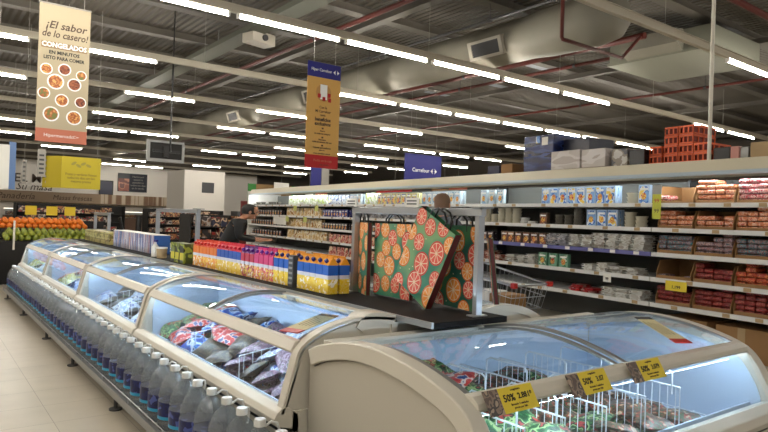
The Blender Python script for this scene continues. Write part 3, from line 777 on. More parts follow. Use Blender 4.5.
# --- small packs
def pack_proto(nm,mats_,w=.076,d=.15,h=.034,cat='food pack'):
    me=MB()
    # rounded soft pack: bevelled box
    x,y,z=d/2,w/2,h
    vs=[];ring=[(x*.92,y*.9,0),(x,y,z*.35),(x,y,z*.65),(x*.9,y*.88,z)]
    for a,bb,c in ring: vs+=[(-a,-bb,c),(a,-bb,c),(a,bb,c),(-a,bb,c)]
    fs=[(0,3,2,1),(12,13,14,15)]
    for j in range(3):
        for i in range(4): fs.append((j*4+i,j*4+(i+1)%4,(j+1)*4+(i+1)%4,(j+1)*4+i))
    me.add(vs,fs,0,False); mesh=me.mesh(nm,[mats_])
    def put(loc,label,group,rz=0,scale=None):
        o=bpy.data.objects.new(nm,mesh); col.objects.link(o); o.location=loc; o.rotation_euler=(0,0,-FA+rz)
        if scale:o.scale=scale
        return tag(o,label,cat,group)
    return put
PK={'orange':pack_proto('sausage_pack',multi('pk_orange',[(206,120,80),(222,150,110),(232,186,160),(196,96,70)],44,bump=0)),
 'pink':pack_proto('sausage_pack',multi('pk_pink',[(200,90,100),(225,150,150),(240,215,210),(170,60,80)],44,bump=0)),
 'teal':pack_proto('sausage_pack',multi('pk_teal',[(120,90,95),(60,120,130),(160,130,130),(90,80,90)],44,bump=0)),
 'grey':pack_proto('sausage_pack',multi('pk_greypink',[(150,110,110),(110,90,95),(180,150,150),(80,90,100)],44,bump=0)),
 'dred':pack_proto('sausage_pack',multi('pk_darkred',[(112,28,28),(134,40,38),(160,84,74),(98,22,24)],44,bump=0)),
 'ored':pack_proto('sausage_pack',multi('pk_orangered',[(186,84,52),(160,50,40),(210,130,84),(150,44,34)],44,bump=0))}
def tray(s,z,w,lab):
    t=thing('cardboard_tray',lab,'cardboard tray',FP(s,.06,z),-FA)
    b=MB(); b.box(0,.34,0,w,0,.006); b.box(0,.006,0,w,0,.035); b.box(.334,.34,0,w,0,.17)
    for y in (0,w-.006): b.prism([(0,0),(.34,0),(.34,.17),(.05,.165),(0,.06)],y,y+.006,'Y')
    b.build('tray',M['card'],t)
words=['top','second','third','fourth','lowest']
trays=[(.69,.34),(.34,.335),(-.01,.335),(-.36,.335)]
posw=['left end','left middle','right middle','right end']
fill={0:[None,'orange','pink','pink'],1:['orange','orange','orange','orange'],2:['teal','grey','teal','teal'],3:[None,'dred','ored','ored'],4:['dred','dred','dred','dred']}
hts={0:[3,4,5,5],1:[4,3,4,4],2:[4,4,4,4],3:[1,3,4,4],4:[3,4,4,4]}
for k in range(5):
    for j,(s,w) in enumerate(trays):
        z=SH[k]-.003
        lab='cardboard tray on the '+words[k]+' shelf of the right case, '+posw[j]
        tray(s,z,w-.005,lab)
        f=fill[k][j]
        for c in range(4):
            n=hts[k][j]+random.choice((-1,0,0,1) if hts[k][j]>2 else (0,0))
            n=max(1,min(5,n))
            kind=f or ('pink' if k==0 else 'grey')
            if f is None and (c<3 if k==0 else c in(1,2)): continue
            for h in range(n):
                PK[kind](FP(s+.047+c*.081,.155+random.uniform(-.01,.01),z+.007+h*.041),{'orange':'orange','pink':'pink','teal':'teal and brown','grey':'grey and pink','dred':'dark red','ored':'orange red'}[kind]+' sausage pack in the '+posw[j]+' tray, '+words[k]+' shelf of the right case','sausage packs, '+words[k]+' shelf, '+posw[j]+' tray',random.uniform(-.06,.06))
for s in (.55,.05,-.45):
    c=thing('carton_box','brown cardboard box on the bottom deck of the right case','cardboard box',FP(s,.08,.362),-FA,'boxes on the bottom deck'); 
    MB().box(0,.45,0,.42,0,.26).build('box',M['card'],c); MB().box(-.002,0,.18,.24,0,.26).build('tape',M['card2'],c)

# --- other goods
def upright_mesh(nm,m1,m2,w=.115,h=.155,d=.04):
    b=MB(); b.box(0,d,-w/2,w/2,0,h,0); b.box(-.002,0,-w*.42,w*.42,h*.08,h*.92,1); 
    b.add([(-.0035,w*.25*math.cos(k*PI/5),h*.42+w*.25*math.sin(k*PI/5)) for k in range(10)],[tuple(range(10))],2)
    b.box(-.0035,-.002,-w*.36,w*.36,h*.72,h*.84,3)
    return b.mesh(nm,[m1,m2,multi(nm+'_pic',[(200,120,60),(230,190,80),(180,60,50)],40,bump=0),M['whiteink']])
def single(mesh,name,loc,label,cat,group,rot=None,scale=None):
    o=bpy.data.objects.new(name,mesh); col.objects.link(o); o.location=loc; o.rotation_euler=rot or FR
    if scale:o.scale=scale
    return tag(o,label,cat,group)
blu=mat('pk_blue',(44,92,176),.4); lbl=multi('pk_lightblue',[(120,165,215),(60,110,190),(210,225,240),(230,200,90)],16,bump=0); sil=multi('pk_silver',[(150,160,175),(200,205,212),(90,105,140)],16)
U={'blue':upright_mesh('ham_pack',mat('pkfilm',(170,195,225),.3),lbl),
   'pale':upright_mesh('cheese_pack',mat('pkfilm2',(190,205,215),.3),multi('pk_pale',[(170,195,215),(215,222,226),(110,150,180)],14,bump=0)),
   'yel':upright_mesh('cheese_pack',mat('pkfilm3',(196,190,140),.3),multi('pk_yel',[(206,188,96),(60,80,150),(226,222,200)],14,bump=0),w=.13,h=.15),
   'green':upright_mesh('salad_pack',mat('pkfilm4',(110,160,130),.3),multi('pk_grn',[(120,170,140),(70,120,90),(190,205,180)],14,bump=0),w=.12,h=.13),
   'dblue':upright_mesh('dessert_pack',mat('pkfilm5',(40,44,110),.3),multi('pk_dblue',[(30,34,110),(70,70,150),(200,200,220)],14,bump=0),w=.10,h=.13),
   'brown':upright_mesh('ham_pack',mat('pkfilm6',(90,70,56),.3),multi('pk_brown',[(150,86,52),(90,60,50),(190,150,120)],14,bump=0),w=.11,h=.12),
   'dark':upright_mesh('yogurt_pack',mat('pkfilm7',(46,40,44),.3),multi('pk_dark',[(60,44,50),(150,130,130),(36,30,36)],14,bump=0),w=.10,h=.11)}
tubm={}
for k,c in (('cream',(186,180,160)),('dark',(84,80,72)),('white',(200,200,196))):
    b=MB(); b.lathe([(.045,0),(.055,.03),(.058,.031),(.058,.037)],14); tubm[k]=b.mesh('tub',[mat('tub_'+k,c,.4)])
flatm={}
for k,cs in (('white',[(215,215,210),(200,196,188),(228,228,224),(180,172,160)]),('red',[(170,26,30),(200,50,44),(140,20,24),(215,180,170)]),('pink',[(190,120,100),(150,80,60),(210,180,160),(110,60,50)]),('grey',[(150,150,156),(186,186,190),(130,128,132),(206,198,194)])):
    b=MB(); b.box(-.09,.09,-.07,.07,0,.006); b.box(-.07,.07,-.055,.055,.006,.02); b.box(-.085,.085,-.065,.065,.018,.022); flatm[k]=b.mesh('deli_tray',[multi('flat_'+k,cs,9,bump=0)])
def pouchmesh(nm,m,w=.14,h=.19,d=.05):
    b=MB(); nu,nv=6,7; vs=[];fs=[]
    for side in (1,-1):
        o=len(vs)
        for j in range(nv):
            v=j/(nv-1)
            for i in range(nu):
                u=i/(nu-1); e=(max(0,4*u*(1-u)))**.5*(max(0,1-v**2.5))*(min(1,.5+v*3))
                vs.append((d/2+side*-d/2*e,(u-.5)*w*(1-.12*v),v*h))
        for j in range(nv-1):
            for i in range(nu-1): a=o+j*nu+i; fs.append((a,a+1,a+nu+1,a+nu))
    b.add(vs,fs,0,True); return b.mesh(nm,[m])
PO={'gw':pouchmesh('pasta_bag',multi('po_gw',[(205,215,190),(226,228,222),(170,190,110),(205,205,200)],12),.17,.20),
 'sil':pouchmesh('cheese_bag',multi('po_sil',[(150,165,190),(205,210,215),(96,116,165),(225,220,190)],14),.13,.18),
 'beige':pouchmesh('pasta_bag',multi('po_beige',[(204,168,110),(222,196,146),(232,222,196),(180,130,70)],12),.16,.17),
 'pinkp':pouchmesh('ham_bag',multi('po_pink',[(190,100,90),(215,160,140),(170,70,60),(220,190,150)],12),.14,.15)}
shw=['top','second','third','fourth','lowest']
def run(k,s0,s1,what,name,cat,desc,step,n=1,dz=.04,depth=2):
    """fill a shelf from s0 to s1"""
    sh_=(2+(s0+s1)/2)/5.2*.09; s0+=sh_; s1+=sh_
    s=s0+step/2
    while s<s1-step*.4:
        z=SH[k]-.003
        if what in U:
            for d in range(depth): single(U[what],name,FP(s,.07+d*.06,z),desc,cat,desc,scale=(1,1,1.18 if k==0 else 1.1))
        elif what in PO:
            for d in range(depth): single(PO[what],name,FP(s,.07+d*.07,z),desc,cat,desc,rot=(0,random.uniform(0,.06),-FA+random.uniform(-.08,.08)))
        elif what[:3]=='tub':
            for h in range(random.choice((n,n,n-1,max(1,n-2)))): single(tubm[what[4:]],name,FP(s,.12,z+h*.0375),desc,cat,desc)
        else:
            for h in range(random.choice((n,n,n-1,max(1,n-2)))): single(flatm[what[5:]],name,FP(s,.14+random.uniform(-.02,.02),z+h*.0225),desc,cat,desc,rot=(0,0,-FA+random.uniform(-.12,.12)))
        s+=step
# shelf 1
run(0,1.07,1.20,'blue','ham_pack','food pack','blue pack at the right end of the top shelf, middle case',.12,depth=1)
run(0,1.22,1.42,'tub_cream','cream_tub','tub','cream tub right of the blue ham packs on the top shelf',.12,3)
run(0,1.43,2.42,'blue','ham_pack','food pack','blue ham pack in the long row on the top shelf',.122)
run(0,2.98,3.45,'pale','cheese_pack','food pack','pale blue pack in the short group on the top shelf',.15,depth=1)
run(0,3.80,4.75,'pale','cheese_pack','food pack','pale cheese pack on the top shelf behind the short haired person',.125)
run(0,4.78,5.9,'yel','cheese_pack','food pack','yellow and blue cheese pack on the top shelf left of the short haired person',.14)
run(0,5.95,6.35,'gw','pasta_bag','bag of food','white bag on the top shelf above the bag rack',.18)
run(0,6.4,6.8,'pale','cheese_pack','food pack','pale pack on the top shelf right of the silver bags',.13)
run(0,6.85,7.75,'sil','cheese_bag','bag of food','silver and blue bag on the top shelf above the rack post',.14)
run(0,7.8,9.6,'gw','pasta_bag','bag of food','greenish white bag on the top shelf of the far case',.19)
run(0,10.0,11.7,'tub_dark','dark_tub','tub','dark tub on the top shelf near the far end',.16,2)
# shelf 2
run(1,1.12,1.36,'tub_cream','cream_tub','tub','cream tub on the second shelf beside the sausage trays',.12,4)
run(1,1.40,1.80,'blue','ham_pack','food pack','blue ham pack in the trio on the second shelf',.128)
run(1,1.85,2.3,'tub_dark','dark_tub','tub','dark tub right of the white ones on the second shelf',.125,5)
run(1,2.3,2.5,'brown','ham_pack','food pack','brown pack among the tubs on the second shelf',.12,depth=1)
run(1,2.5,2.75,'tub_white','white_tub','tub','white tub in the low stack on the second shelf',.125,2)
run(1,2.75,3.5,'tub_cream','cream_tub','tub','cream tub in the stacks left on the second shelf',.125,5)
run(1,3.7,6.8,'flat_grey','deli_tray','deli tray','grey deli tray on the second shelf behind the bag rack',.2,4)
run(1,6.85,7.85,'dblue','dessert_pack','food pack','deep blue dessert pack on the second shelf beside the rack post',.11)
run(1,7.9,9.6,'beige','pasta_bag','bag of food','beige pasta bag on the second shelf of the far case',.17)
run(1,9.75,11.7,'dark','yogurt_pack','food pack','dark yogurt pack on the second shelf near the far end',.15)
# shelf 3
run(2,1.08,2.0,'flat_white','deli_tray','deli tray','pale deli tray in the messy stacks on the third shelf',.155,7)
run(2,2.0,2.3,'flat_grey','deli_tray','deli tray','grey deli tray on the third shelf above the green packs',.155,6)
run(2,2.3,2.8,'brown','ham_pack','food pack','brown ham pack on the third shelf',.125)
run(2,2.8,3.1,'brown','ham_pack','food pack','reddish brown ham pack at the left of the third shelf',.11)
run(2,3.15,3.7,'dark','yogurt_pack','food pack','dark pack on the third shelf right of the near rack post',.11)
run(2,3.75,6.8,'dark','yogurt_pack','food pack','dark pack on the third shelf seen between the bags',.12,depth=1)
run(2,6.85,7.85,'dark','yogurt_pack','food pack','dark yogurt pack on the third shelf above the juices',.11)
run(2,7.9,9.6,'beige','pasta_bag','bag of food','beige pasta bag on the third shelf of the far case',.17)
run(2,9.75,11.7,'dark','yogurt_pack','food pack','dark yogurt pack on the third shelf near the far end',.15)
# shelf 4
run(3,1.15,1.95,'flat_white','deli_tray','deli tray','pale deli tray on the fourth shelf above the white ticket',.17,4)
run(3,1.98,2.42,'green','salad_pack','food pack','green salad pack on the fourth shelf',.15,depth=1)
run(3,2.45,3.0,'flat_white','deli_tray','deli tray','white deli tray left of the green salad packs',.16,5)
run(3,3.0,3.6,'flat_pink','deli_tray','deli tray','pinkish meat tray at the left of the fourth shelf',.16,5)
run(3,5.2,7.6,'pinkp','ham_bag','bag of food','pink ham bag on the fourth shelf behind the bags',.15,depth=1)
run(3,7.65,9.6,'beige','pasta_bag','bag of food','beige pasta bag on the fourth shelf of the far case',.17)
run(3,9.75,11.7,'dark','yogurt_pack','food pack','dark pack on the fourth shelf near the far end',.17,depth=1)
# shelf 5
run(4,1.1,1.65,'flat_white','deli_tray','deli tray','pale deli tray on the lowest shelf left of the sausage packs',.155,4)
run(4,1.66,2.0,'flat_red','deli_tray','deli tray','bright red tray on the lowest shelf',.155,3)
run(4,4.0,7.6,'pinkp','ham_bag','bag of food','pink ham bag on the lowest shelf behind the bags',.15,depth=1)
# tickets on the case
def ticket(s,z,w,h,m,lab,txt=None,d=-.012):
    c=thing('price_ticket',lab,'price ticket',FP(s,d,z),-FA)
    MB().box(-.001,.001,-w/2,w/2,-h,0).build('card',m,c)
    if txt: text(txt,h*.45,M['ink'],c,(-.0022,0,-h*.62),(PI/2,0,-PI/2),bold=.0006)
    return c
ticket(.78,.945,.20,.085,M['tag'],'yellow price ticket hanging under the fourth shelf of the right case','1.199')
ticket(1.50,.945,.09,.08,M['white'],'white price ticket hanging under the fourth shelf of the middle case','99')
c=ticket(.985,1.70,.085,.22,mat('tk_ygreen',(190,190,60),.6),'tall yellow hanging ticket in front of the top shelf',None,-.02)
MB().box(-.002,.002,-.045,.045,0,.08).build('clip_head',M['grey'],c); text('99',.05,M['red'],c,(-.0022,0,-.06),(PI/2,0,-PI/2)); text('99',.05,M['inkbrown'],c,(-.0022,0,-.15),(PI/2,0,-PI/2))
for s,z in ((9.8,1.36),(10.1,1.37)):
    ticket(s,z,.5 if s<10 else .3,.16,M['white'],'white card hanging from the second shelf at the far end'+(' on the right' if s<10 else ' on the left'))
for k,s in enumerate((8.1,8.6,9.1,9.5)):
    ticket(s,1.60-(k%2)*.22,.16,.10,mat('tk_lime%d'%k,(196,200,110),.6),('lime ticket under the top shelf, right of the pair','lime ticket under the second shelf, right of the pair','lime ticket under the top shelf, left of the pair','lime ticket under the second shelf, left of the pair')[k])

# --- stock on top of the cases
def topbox(s0,s1,z1,m,lab,name='carton_box',cat='box',d0=.25,dd=.5,extra=None):
    c=thing(name,lab,cat,FP(s0,d0,1.992),-FA)
    L=s1-s0;h=z1-1.992
    MB().box(0,dd,0,L,0,h).build('body',m,c,bevel=.008)
    return c,L,h
wrapb=multi('wrapped_blue',[(18,28,70),(26,42,96),(50,68,120),(14,20,54)],5,.25,(1,.5,3))
wrapw=multi('wrapped_white',[(182,174,168),(200,194,190),(170,160,152)],5,.25,(1,.7,2))
c,L,h=topbox(2.50,2.96,2.42,wrapb,'tall stretch wrapped blue stack on top of the case','wrapped_stack')
MB().box(-.004,0,.08,.17,h-.12,h-.03).build('white_ticket',M['white'],c); MB().box(-.004,0,.20,.26,h-.09,h-.01).build('blue_ticket',lbl,c)
topbox(2.12,2.49,2.36,mat('navy_wrap',(18,22,44),.3),'dark navy wrapped stack right behind the blue stack','wrapped_stack','box',.40,.4)
c,L,h=topbox(1.98,2.38,2.19,wrapw,'left whitish stretch wrapped pack in front of the navy stack','wrapped_stack','box',.10,.28)
topbox(1.66,1.96,2.18,wrapw,'right whitish stretch wrapped pack on top of the case','wrapped_stack','box',.10,.28)
topbox(1.44,1.63,2.16,multi('mixbag',[(190,186,180),(140,130,120),(90,90,96)],12),'small greyish bundle left of the black box','bundle','box',.15,.3)
topbox(1.25,1.42,2.14,M['black'],'small black box left of the orange crates','carton_box','box',.15,.3)
crm=mat('crate_orange',(224,92,34),.45); crd=mat('crate_orange_dark',(120,40,20),.6)
def mk_crate():
    t=thing('orange_crate','orange plastic crate','crate'); w,d,h=.135,.34,.082
    b=MB(); b.box(0,d,0,w,0,.008)
    for z0,z1 in ((0,.016),(.066,.082)): b.box(0,.008,0,w,z0,z1); b.box(d-.008,d,0,w,z0,z1); b.box(0,d,0,.008,z0,z1); b.box(0,d,w-.008,w,z0,z1)
    for y in (0,.045,.09,w-.008): b.box(0,.008,y,y+.010,0,h)
    for x in (0,.08,.16,.24,d-.01): b.box(x,x+.01,0,.008,0,h); b.box(x,x+.01,w-.008,w,0,h)
    b.build('crate',crm,t); MB().box(.02,d-.02,.012,w-.012,.01,.07).build('contents',crd,t)
    return t
cp=Proto(mk_crate)
for s,n,w in ((1.10,2,'left low stack'),(.945,4,'tall stack, left column'),(.80,4,'tall stack, right column'),(.655,2,'right low stack')):
    for h in range(n): cp.put(FP(s,.2,1.992+h*.084),FR,label='orange crate in the '+w+' on the case top',group='orange crates, '+w)
topbox(.50,.645,2.11,M['darkgrey'],'grey carton right of the orange crates')
topbox(.42,.495,2.11,mat('pinkish',(196,140,130),.6),'pinkish carton beside the grey one')
topbox(.34,.41,2.10,M['grey'],'small grey pack right of the pinkish carton')
c,L,h=topbox(-.1,.33,2.13,M['card2'],'pale cardboard box at the right edge on the case top'); MB().box(-.004,0,.22,.27,.05,.09).build('hand_hole',M['dark'],c)
topbox(3.15,3.35,2.12,M['card'],'brown carton on the case top left of the blue stack'); topbox(3.38,3.6,2.11,mat('navyb',(20,24,60),.5),'navy carton on the case top left of the brown one')
c=thing('ceiling_pole','slim white pole rising from the case top','pole',FP(.60,.12,1.99)); MB().cyl((0,0,0),(0,0,3.2),.016,10).build('pole',M['cream'],c)

# ------------------------------------------------------------------ banners and signs
b1=thing('hanging_banner','tall beige banner with round food pictures and a salmon strip','banner',(1.20,9.0,2.24))
W_,H_=.60,1.77
MB().box(0,W_,-.004,.004,.17,H_).build('cloth',M['beigeb'],b1)
MB().box(0,W_,-.004,.004,0,.17).build('strip',M['salmon'],b1); MB().cyl((-.01,0,H_),(W_+.01,0,H_),.012,8).build('top_rod',M['wire'],b1)
for x in (.08,.52): MB().cyl((x,0,H_),(x,0,3.1),.004,5).build('suspension_wire',M['wire'],b1)
text('¡El sabor',.135,M['inkbrown'],b1,(.31,-.006,1.50),shear=.25,bold=.002); text('de lo casero!',.125,M['inkbrown'],b1,(.30,-.006,1.385),shear=.25,sx=.82,bold=.002)
MB().box(.03,.57,-.0055,-.004,1.20,1.285).build('heading_panel',mat('heading_tan',(138,116,86),.7),b1)
text('CONGELADOS',.085,M['whiteink'],b1,(.30,-.0068,1.245),sx=.92,bold=.003); text('EN MINUTOS',.06,M['ink'],b1,(.30,-.006,1.15),bold=.002); text('LISTO PARA COMER',.06,M['ink'],b1,(.30,-.006,1.08),sx=.88,bold=.002)
fm=[multi('dish%d'%k,c,22,bump=0) for k,c in enumerate(([(190,120,60),(150,80,40),(214,160,90)],[(120,60,36),(150,84,50),(90,40,26)],[(200,140,80),(160,90,44),(110,110,50)]))]
for k,(x,z,r) in enumerate(((.10,.93,.062),(.31,.95,.066),(.51,.90,.056),(.21,.78,.085),(.43,.77,.072),(.08,.62,.062),(.29,.55,.07),(.51,.55,.06),(.17,.36,.082),(.44,.34,.08))):
    r*=1.18; T=Matrix.Translation((x,-.004,z))@Matrix.Rotation(PI/2,4,'X')
    pl=MB(); pl.lathe([(r,0),(r,.0015)],20,T=T,smooth=False); po=pl.build('plate_picture',M['whiteink'],b1)
    d=MB(); d.lathe([(r*.82,.0015),(r*.78,.003)],14,T=T,smooth=False); d.build('dish_picture',fm[k%3],po)
text('Hipermercado',.06,M['whiteink'],b1,(.27,-.006,.085)); text('C◂▸',.05,M['whiteink'],b1,(.47,-.006,.085))
b2=thing('hanging_banner','ochre banner with blue head and red foot hanging from the light row','banner',(4.54,8.0,2.12))
W_,H_=.57,1.56
MB().box(0,W_,-.004,.004,.19,1.34).build('cloth',M['ochre'],b2); MB().box(0,W_,-.004,.004,1.34,H_).build('blue_head',M['blue'],b2); MB().box(0,W_,-.004,.004,0,.19).build('red_foot',M['crimson'],b2)
for x in (.1,.47): MB().cyl((x,0,H_),(x,0,1.98),.003,5).build('suspension_wire',M['wire'],b2)
def logo(parent,x,y,z,s,m):
    lg=MB(); 
    for sg in (-1,1):
        pts=[(x+sg*s*.15,y,z+s*.5),(x+sg*s*.75,y,z),(x+sg*s*.15,y,z-s*.5),(x+sg*s*.30,y,z-s*.12),(x+sg*s*.12,y,z),(x+sg*s*.30,y,z+s*.12)]
        lg.add(pts,[tuple(range(6))],0)
    lg.build('emblem',m,parent)
text('Hiper Carrefour',.062,M['whiteink'],b2,(.235,-.006,1.45),sx=.85); logo(b2,.49,-.006,1.45,.07,M['whiteink'])
T=Matrix.Translation((.28,-.004,1.10)); 
cc=MB(); cc.lathe([(.13,0),(.13,.002)],24,T=Matrix.Translation((.28,-.004,1.12))@Matrix.Rotation(PI/2,4,'X'),smooth=False); cc.build('picture_ring',mat('ring_tan',(180,136,76),.7),b2)
cc=MB(); cc.box(.22,.34,-.008,-.006,1.02,1.24); cc.build('picture_card',M['whiteink'],b2)
for x,z in ((.18,1.07),(.35,1.09),(.26,1.03),(.36,1.02)): MB().box(x,x+.05,-.009,-.0065,z-.03,z+.03).build('picture_detail',M['crimson'],b2)
for s_,sz,z,bo in (('Con la',.055,.90,.001),('Mi Carrefour',.055,.84,.001),('tenés',.045,.785,.001),('beneficios',.075,.72,.003),('exclusivos',.075,.655,.003),('▲',.03,.59,0),('Ahorro',.03,.55,.001),('en todas tus compras',.035,.51,.001),('■',.03,.455,0),('Descuentos',.03,.42,.001),('todas las semanas del mes',.035,.385,.001),('●',.03,.335,0),('Cupones personalizados',.035,.30,.001),('para vos',.03,.265,.001),('www.carrefour.com.ar',.035,.215,.001)):
    if s_ in '▲■●': 
        MB().box(.268,.298,-.006,-.004,z-.012,z+.012).build('bullet',M['inkbrown'],b2); continue
    text(s_,sz,M['inkbrown'],b2,(.28,-.006,z),sx=.9,bold=bo)
text('Pedila en la caja',.05,M['salmon'],b2,(.3,-.006,.11)); text('sin costo',.045,M['inkbrown'],b2,(.33,-.006,.05))
# blue hanging sign
b3=thing('hanging_sign','square dark blue sign with a small white emblem above the case','sign',(11.22,14.0,2.35))
MB().box(0,1.40,-.02,.02,0,.96).build('board',M['blue'],b3); text('Carrefour',.16,M['whiteink'],b3,(.60,-.022,.50),bold=.002); logo(b3,1.10,-.022,.50,.17,M['whiteink'])
for x in (.2,1.2): MB().cyl((x,0,.96),(x,0,2.9),.005,5).build('suspension_wire',M['wire'],b3)
b4=thing('hanging_sign','narrow dark blue sign with grey side below the ochre banner','sign',(9.3,16.0,2.2))
MB().box(0,.35,-.02,.02,0,.85).build('board',M['blue'],b4); MB().box(.37,.62,-.02,.02,0,.8).build('grey_board',M['wire'],b4)
MB().cyl((.2,0,.85),(.2,0,2.9),.005,5).build('suspension_wire',M['wire'],b4)
# monitor on pole
t=thing('ceiling_monitor','dark monitor in a pale frame hanging from a black pole','monitor',(3.44,12,2.33))
MB().box(0,.70,-.04,.04,0,.06).box(0,.70,-.04,.04,.36,.40).box(0,.05,-.04,.04,.06,.36).box(.65,.70,-.04,.04,.06,.36).build('frame',M['grey'],t)
MB().box(.05,.65,-.03,.03,.06,.36).build('screen',M['dark'],t); MB().box(.10,.62,-.05,-.03,.18,.23).box(.30,.40,-.06,-.03,.1,.3).build('mount_arm',M['black'],t)
MB().cyl((.42,-.055,.2),(.42,-.055,2.0),.018,8).cyl((.42,-.055,2.0),(.42,-.055,2.9),.012,8).build('pole',M['black'],t)
# yellow cube sign
t=thing('hanging_sign','bright yellow box shaped sign hanging over the fruit stand','sign',(2.12,12.6,1.76))
MB().box(.0,.66,-.02,.0,0,.58).build('front_panel',M['yellow'],t)
b=MB(); b.prism([(0,0),(-.26,.30),(-.25,.31),(.01,.01)],0,.58,'Z'); b.build('side_panel',mat('yellow_side',(170,152,24),.6),t)
yf=mat('yellow_faint',(150,140,60),.6)
for x,z,a in ((.20,.46,.6),(.28,.42,-.5),(.36,.46,.5),(.45,.43,-.4)): MB().lathe([(.05,0),(.05,.002)],12,T=Matrix.Translation((x,-.0205,z))@Matrix.Rotation(PI/2,4,'X')@Matrix.Rotation(a,4,'Z')@Matrix.Diagonal((1,.5,1,1)),smooth=False).build('leaf_print',yf,t)
for k,s_ in enumerate(('Frutas y verduras frescas','todos los dias con los','mejores precios')): text(s_,.062,M['inkbrown'],t,(.33,-.022,.26-k*.065),sx=.85)
b=MB()
for k in range(5): b.box(-.22,-.20,.24,.25,.08+k*.1,.12+k*.1)
for x in (.03,.6): b.cyl((x,-.01,.58),(x,-.01,3.35),.004,5)
b.build('suspension_wire',M['wire'],t)
# pale and blue banner at left edge
t=thing('hanging_banner','white banner with blue side at the left edge','banner',(.75,12.1,1.68))
MB().box(0,.5,-.01,.01,0,.74).build('front_panel',M['white'],t); 
b=MB(); b.prism([(.5,0),(.61,.14),(.60,.15),(.49,.01)],0,.80,'Z'); b.build('blue_side',mat('pale_blue',(110,140,190),.6),t)
MB().cyl((.3,0,.74),(.3,0,3.4),.004,5).build('suspension_wire',M['wire'],t)
for k,(x,z0,z1,w) in enumerate(((1.52,1.80,2.24,.07),(1.76,1.95,2.45,.13))):
    t=thing('hanging_banner',('narrow grey hanging strip left of the wider one','grey hanging strip just left of the yellow sign')[k],'banner',(x,12.8,z0))
    MB().box(0,w,-.01,.01,0,z1-z0).build('cloth',M['wire'],t); b=MB()
    for q in range(5): b.box(w*.2,w*.8,-.012,-.01,.05+q*.08,.085+q*.08)
    b.build('printing',M['darkgrey'],t); MB().cyl((w/2,0,z1-z0),(w/2,0,5.1-z0),.003,5).build('suspension_wire',M['wire'],t)
# lettering on the far wall
t=thing('wall_lettering','large dark lettering on the far white wall','sign',(4.0,42.97,2.3))
text('EL MEJOR',.72,M['inkbrown'],t,(.7,-.01,.80),align='LEFT',bold=.012); text('Su masa',.6,M['inkbrown'],t,(.8,-.01,.30),align='LEFT',shear=.3)
t=thing('wall_poster','framed poster with a food picture and dark text panel on the far wall','poster',(10.56,42.95,2.60))
MB().box(0,1.85,-.03,.03,0,1.2).build('board',M['darkgrey'],t); MB().box(.03,.7,-.035,-.03,.03,.85).build('food_picture',multi('poster_food',[(150,80,60),(190,120,90),(110,60,50)],3,bump=0),t); MB().box(.72,1.82,-.035,-.03,.03,1.17).build('text_panel',mat('panel_ink',(28,30,44),.6),t)
for k in range(5): text(('Hecho por','nuestros','panaderos','todos los dias','en la tienda')[k],.17,M['wire'],t,(1.27,-.04,1.0-k*.19))
t=thing('menu_screen','small dark screen left of the food poster','screen',(9.4,42.8,2.3)); MB().box(0,.85,-.04,.04,0,.95).build('frame',M['black'],t); MB().box(.07,.78,-.045,-.04,.07,.88).build('screen',mat('screen_ink',(40,44,70),.4),t)
# wooden fascia of the bakery
t=thing('bakery_fascia','striped wooden fascia above the bakery counter','fascia',(3.0,42.0,1.70))
MB().box(0,11.4,-.2,.3,0,.62).build('board',mat('fascia_wood',(150,128,104),.7),t)
b=MB(); x=6.3
while x<11.3: w=random.uniform(.1,.3); b.box(x,x+w,-.21,-.2,.02,.62,random.choice((0,1))); x+=w+.05
b.build('slat',[mat('slat_light',(190,174,152),.7),mat('slat_brown',(120,92,70),.7)],t)
text('Panadería',.5,M['inkbrown'],t,(1.7,-.22,.3),shear=.25); text('Masas frescas',.4,M['inkbrown'],t,(4.7,-.22,.3),shear=.2)

# ------------------------------------------------------------------ far bakery, gondolas
gm=[multi('far_goods%d'%k,c,6,bump=0) for k,c in enumerate(([(150,90,50),(60,40,34),(190,150,100),(90,30,30)],[(40,36,36),(120,90,70),(170,160,150),(60,50,50)],[(150,40,34),(70,50,44),(200,170,140),(40,40,60)]))]
def gondola(x,y,w,h,lab,shelves=4,body=M['dark'],d=.8):
    t=thing('shelving_unit',lab,'shelving unit',(x,y,0))
    b=MB(); b.box(0,w,.35,.4,0,h); b.box(0,w,0,d,0,.12); b.box(-.03,0,0,d,0,h); b.box(w,w+.03,0,d,0,h)
    for k in range(shelves): b.box(0,w,0,d,.12+k*(h-.15)/shelves,.15+k*(h-.15)/shelves)
    b.build('frame',body,t)
    return t,[.15+k*(h-.15)/shelves for k in range(shelves)]
def goods(x,y,w,zs,lab,cat='food pack',name='grocery_box',gap=.4,mi=None,hh=None):
    for q,z in enumerate(zs):
        xx=x+.06
        while xx<x+w-gap:
            ww=random.uniform(gap*.5,gap*.85); h=hh or random.uniform(.15,.28)
            o=MB().box(0,ww,0,.28,0,h).build(name,random.choice(gm) if mi is None else gm[mi],None,(xx,y+.03,z)); tag(o,lab+', '+('bottom','second','third','top')[q]+' shelf',cat,lab+' '+str(q)); xx+=ww+.03
for i,(x,y,w,h,lab) in enumerate(((3.2,28,4.0,1.55,'dark shelving unit in front of the bakery, behind the fruit stand'),(8.2,28,3.4,1.5,'dark shelving unit in front of the bakery, right of the fruit'),(12.2,25.4,3.0,1.55,'dark shelving unit left of the white cube room'),(5.6,15.5,1.9,1.35,'dark low shelving unit seen through the far steel rack'),(7.0,14.8,1.3,1.35,'dark low shelving unit left of the person in black'))):
    t,zs=gondola(x,y,w,h,lab,4)
    goods(x,y,w,zs,('boxed bakery item behind the fruit stand','boxed bakery item right of the fruit','boxed item left of the white cube room','boxed item seen through the steel rack','boxed item left of the person in black')[i],gap=.5 if y>20 else .3)
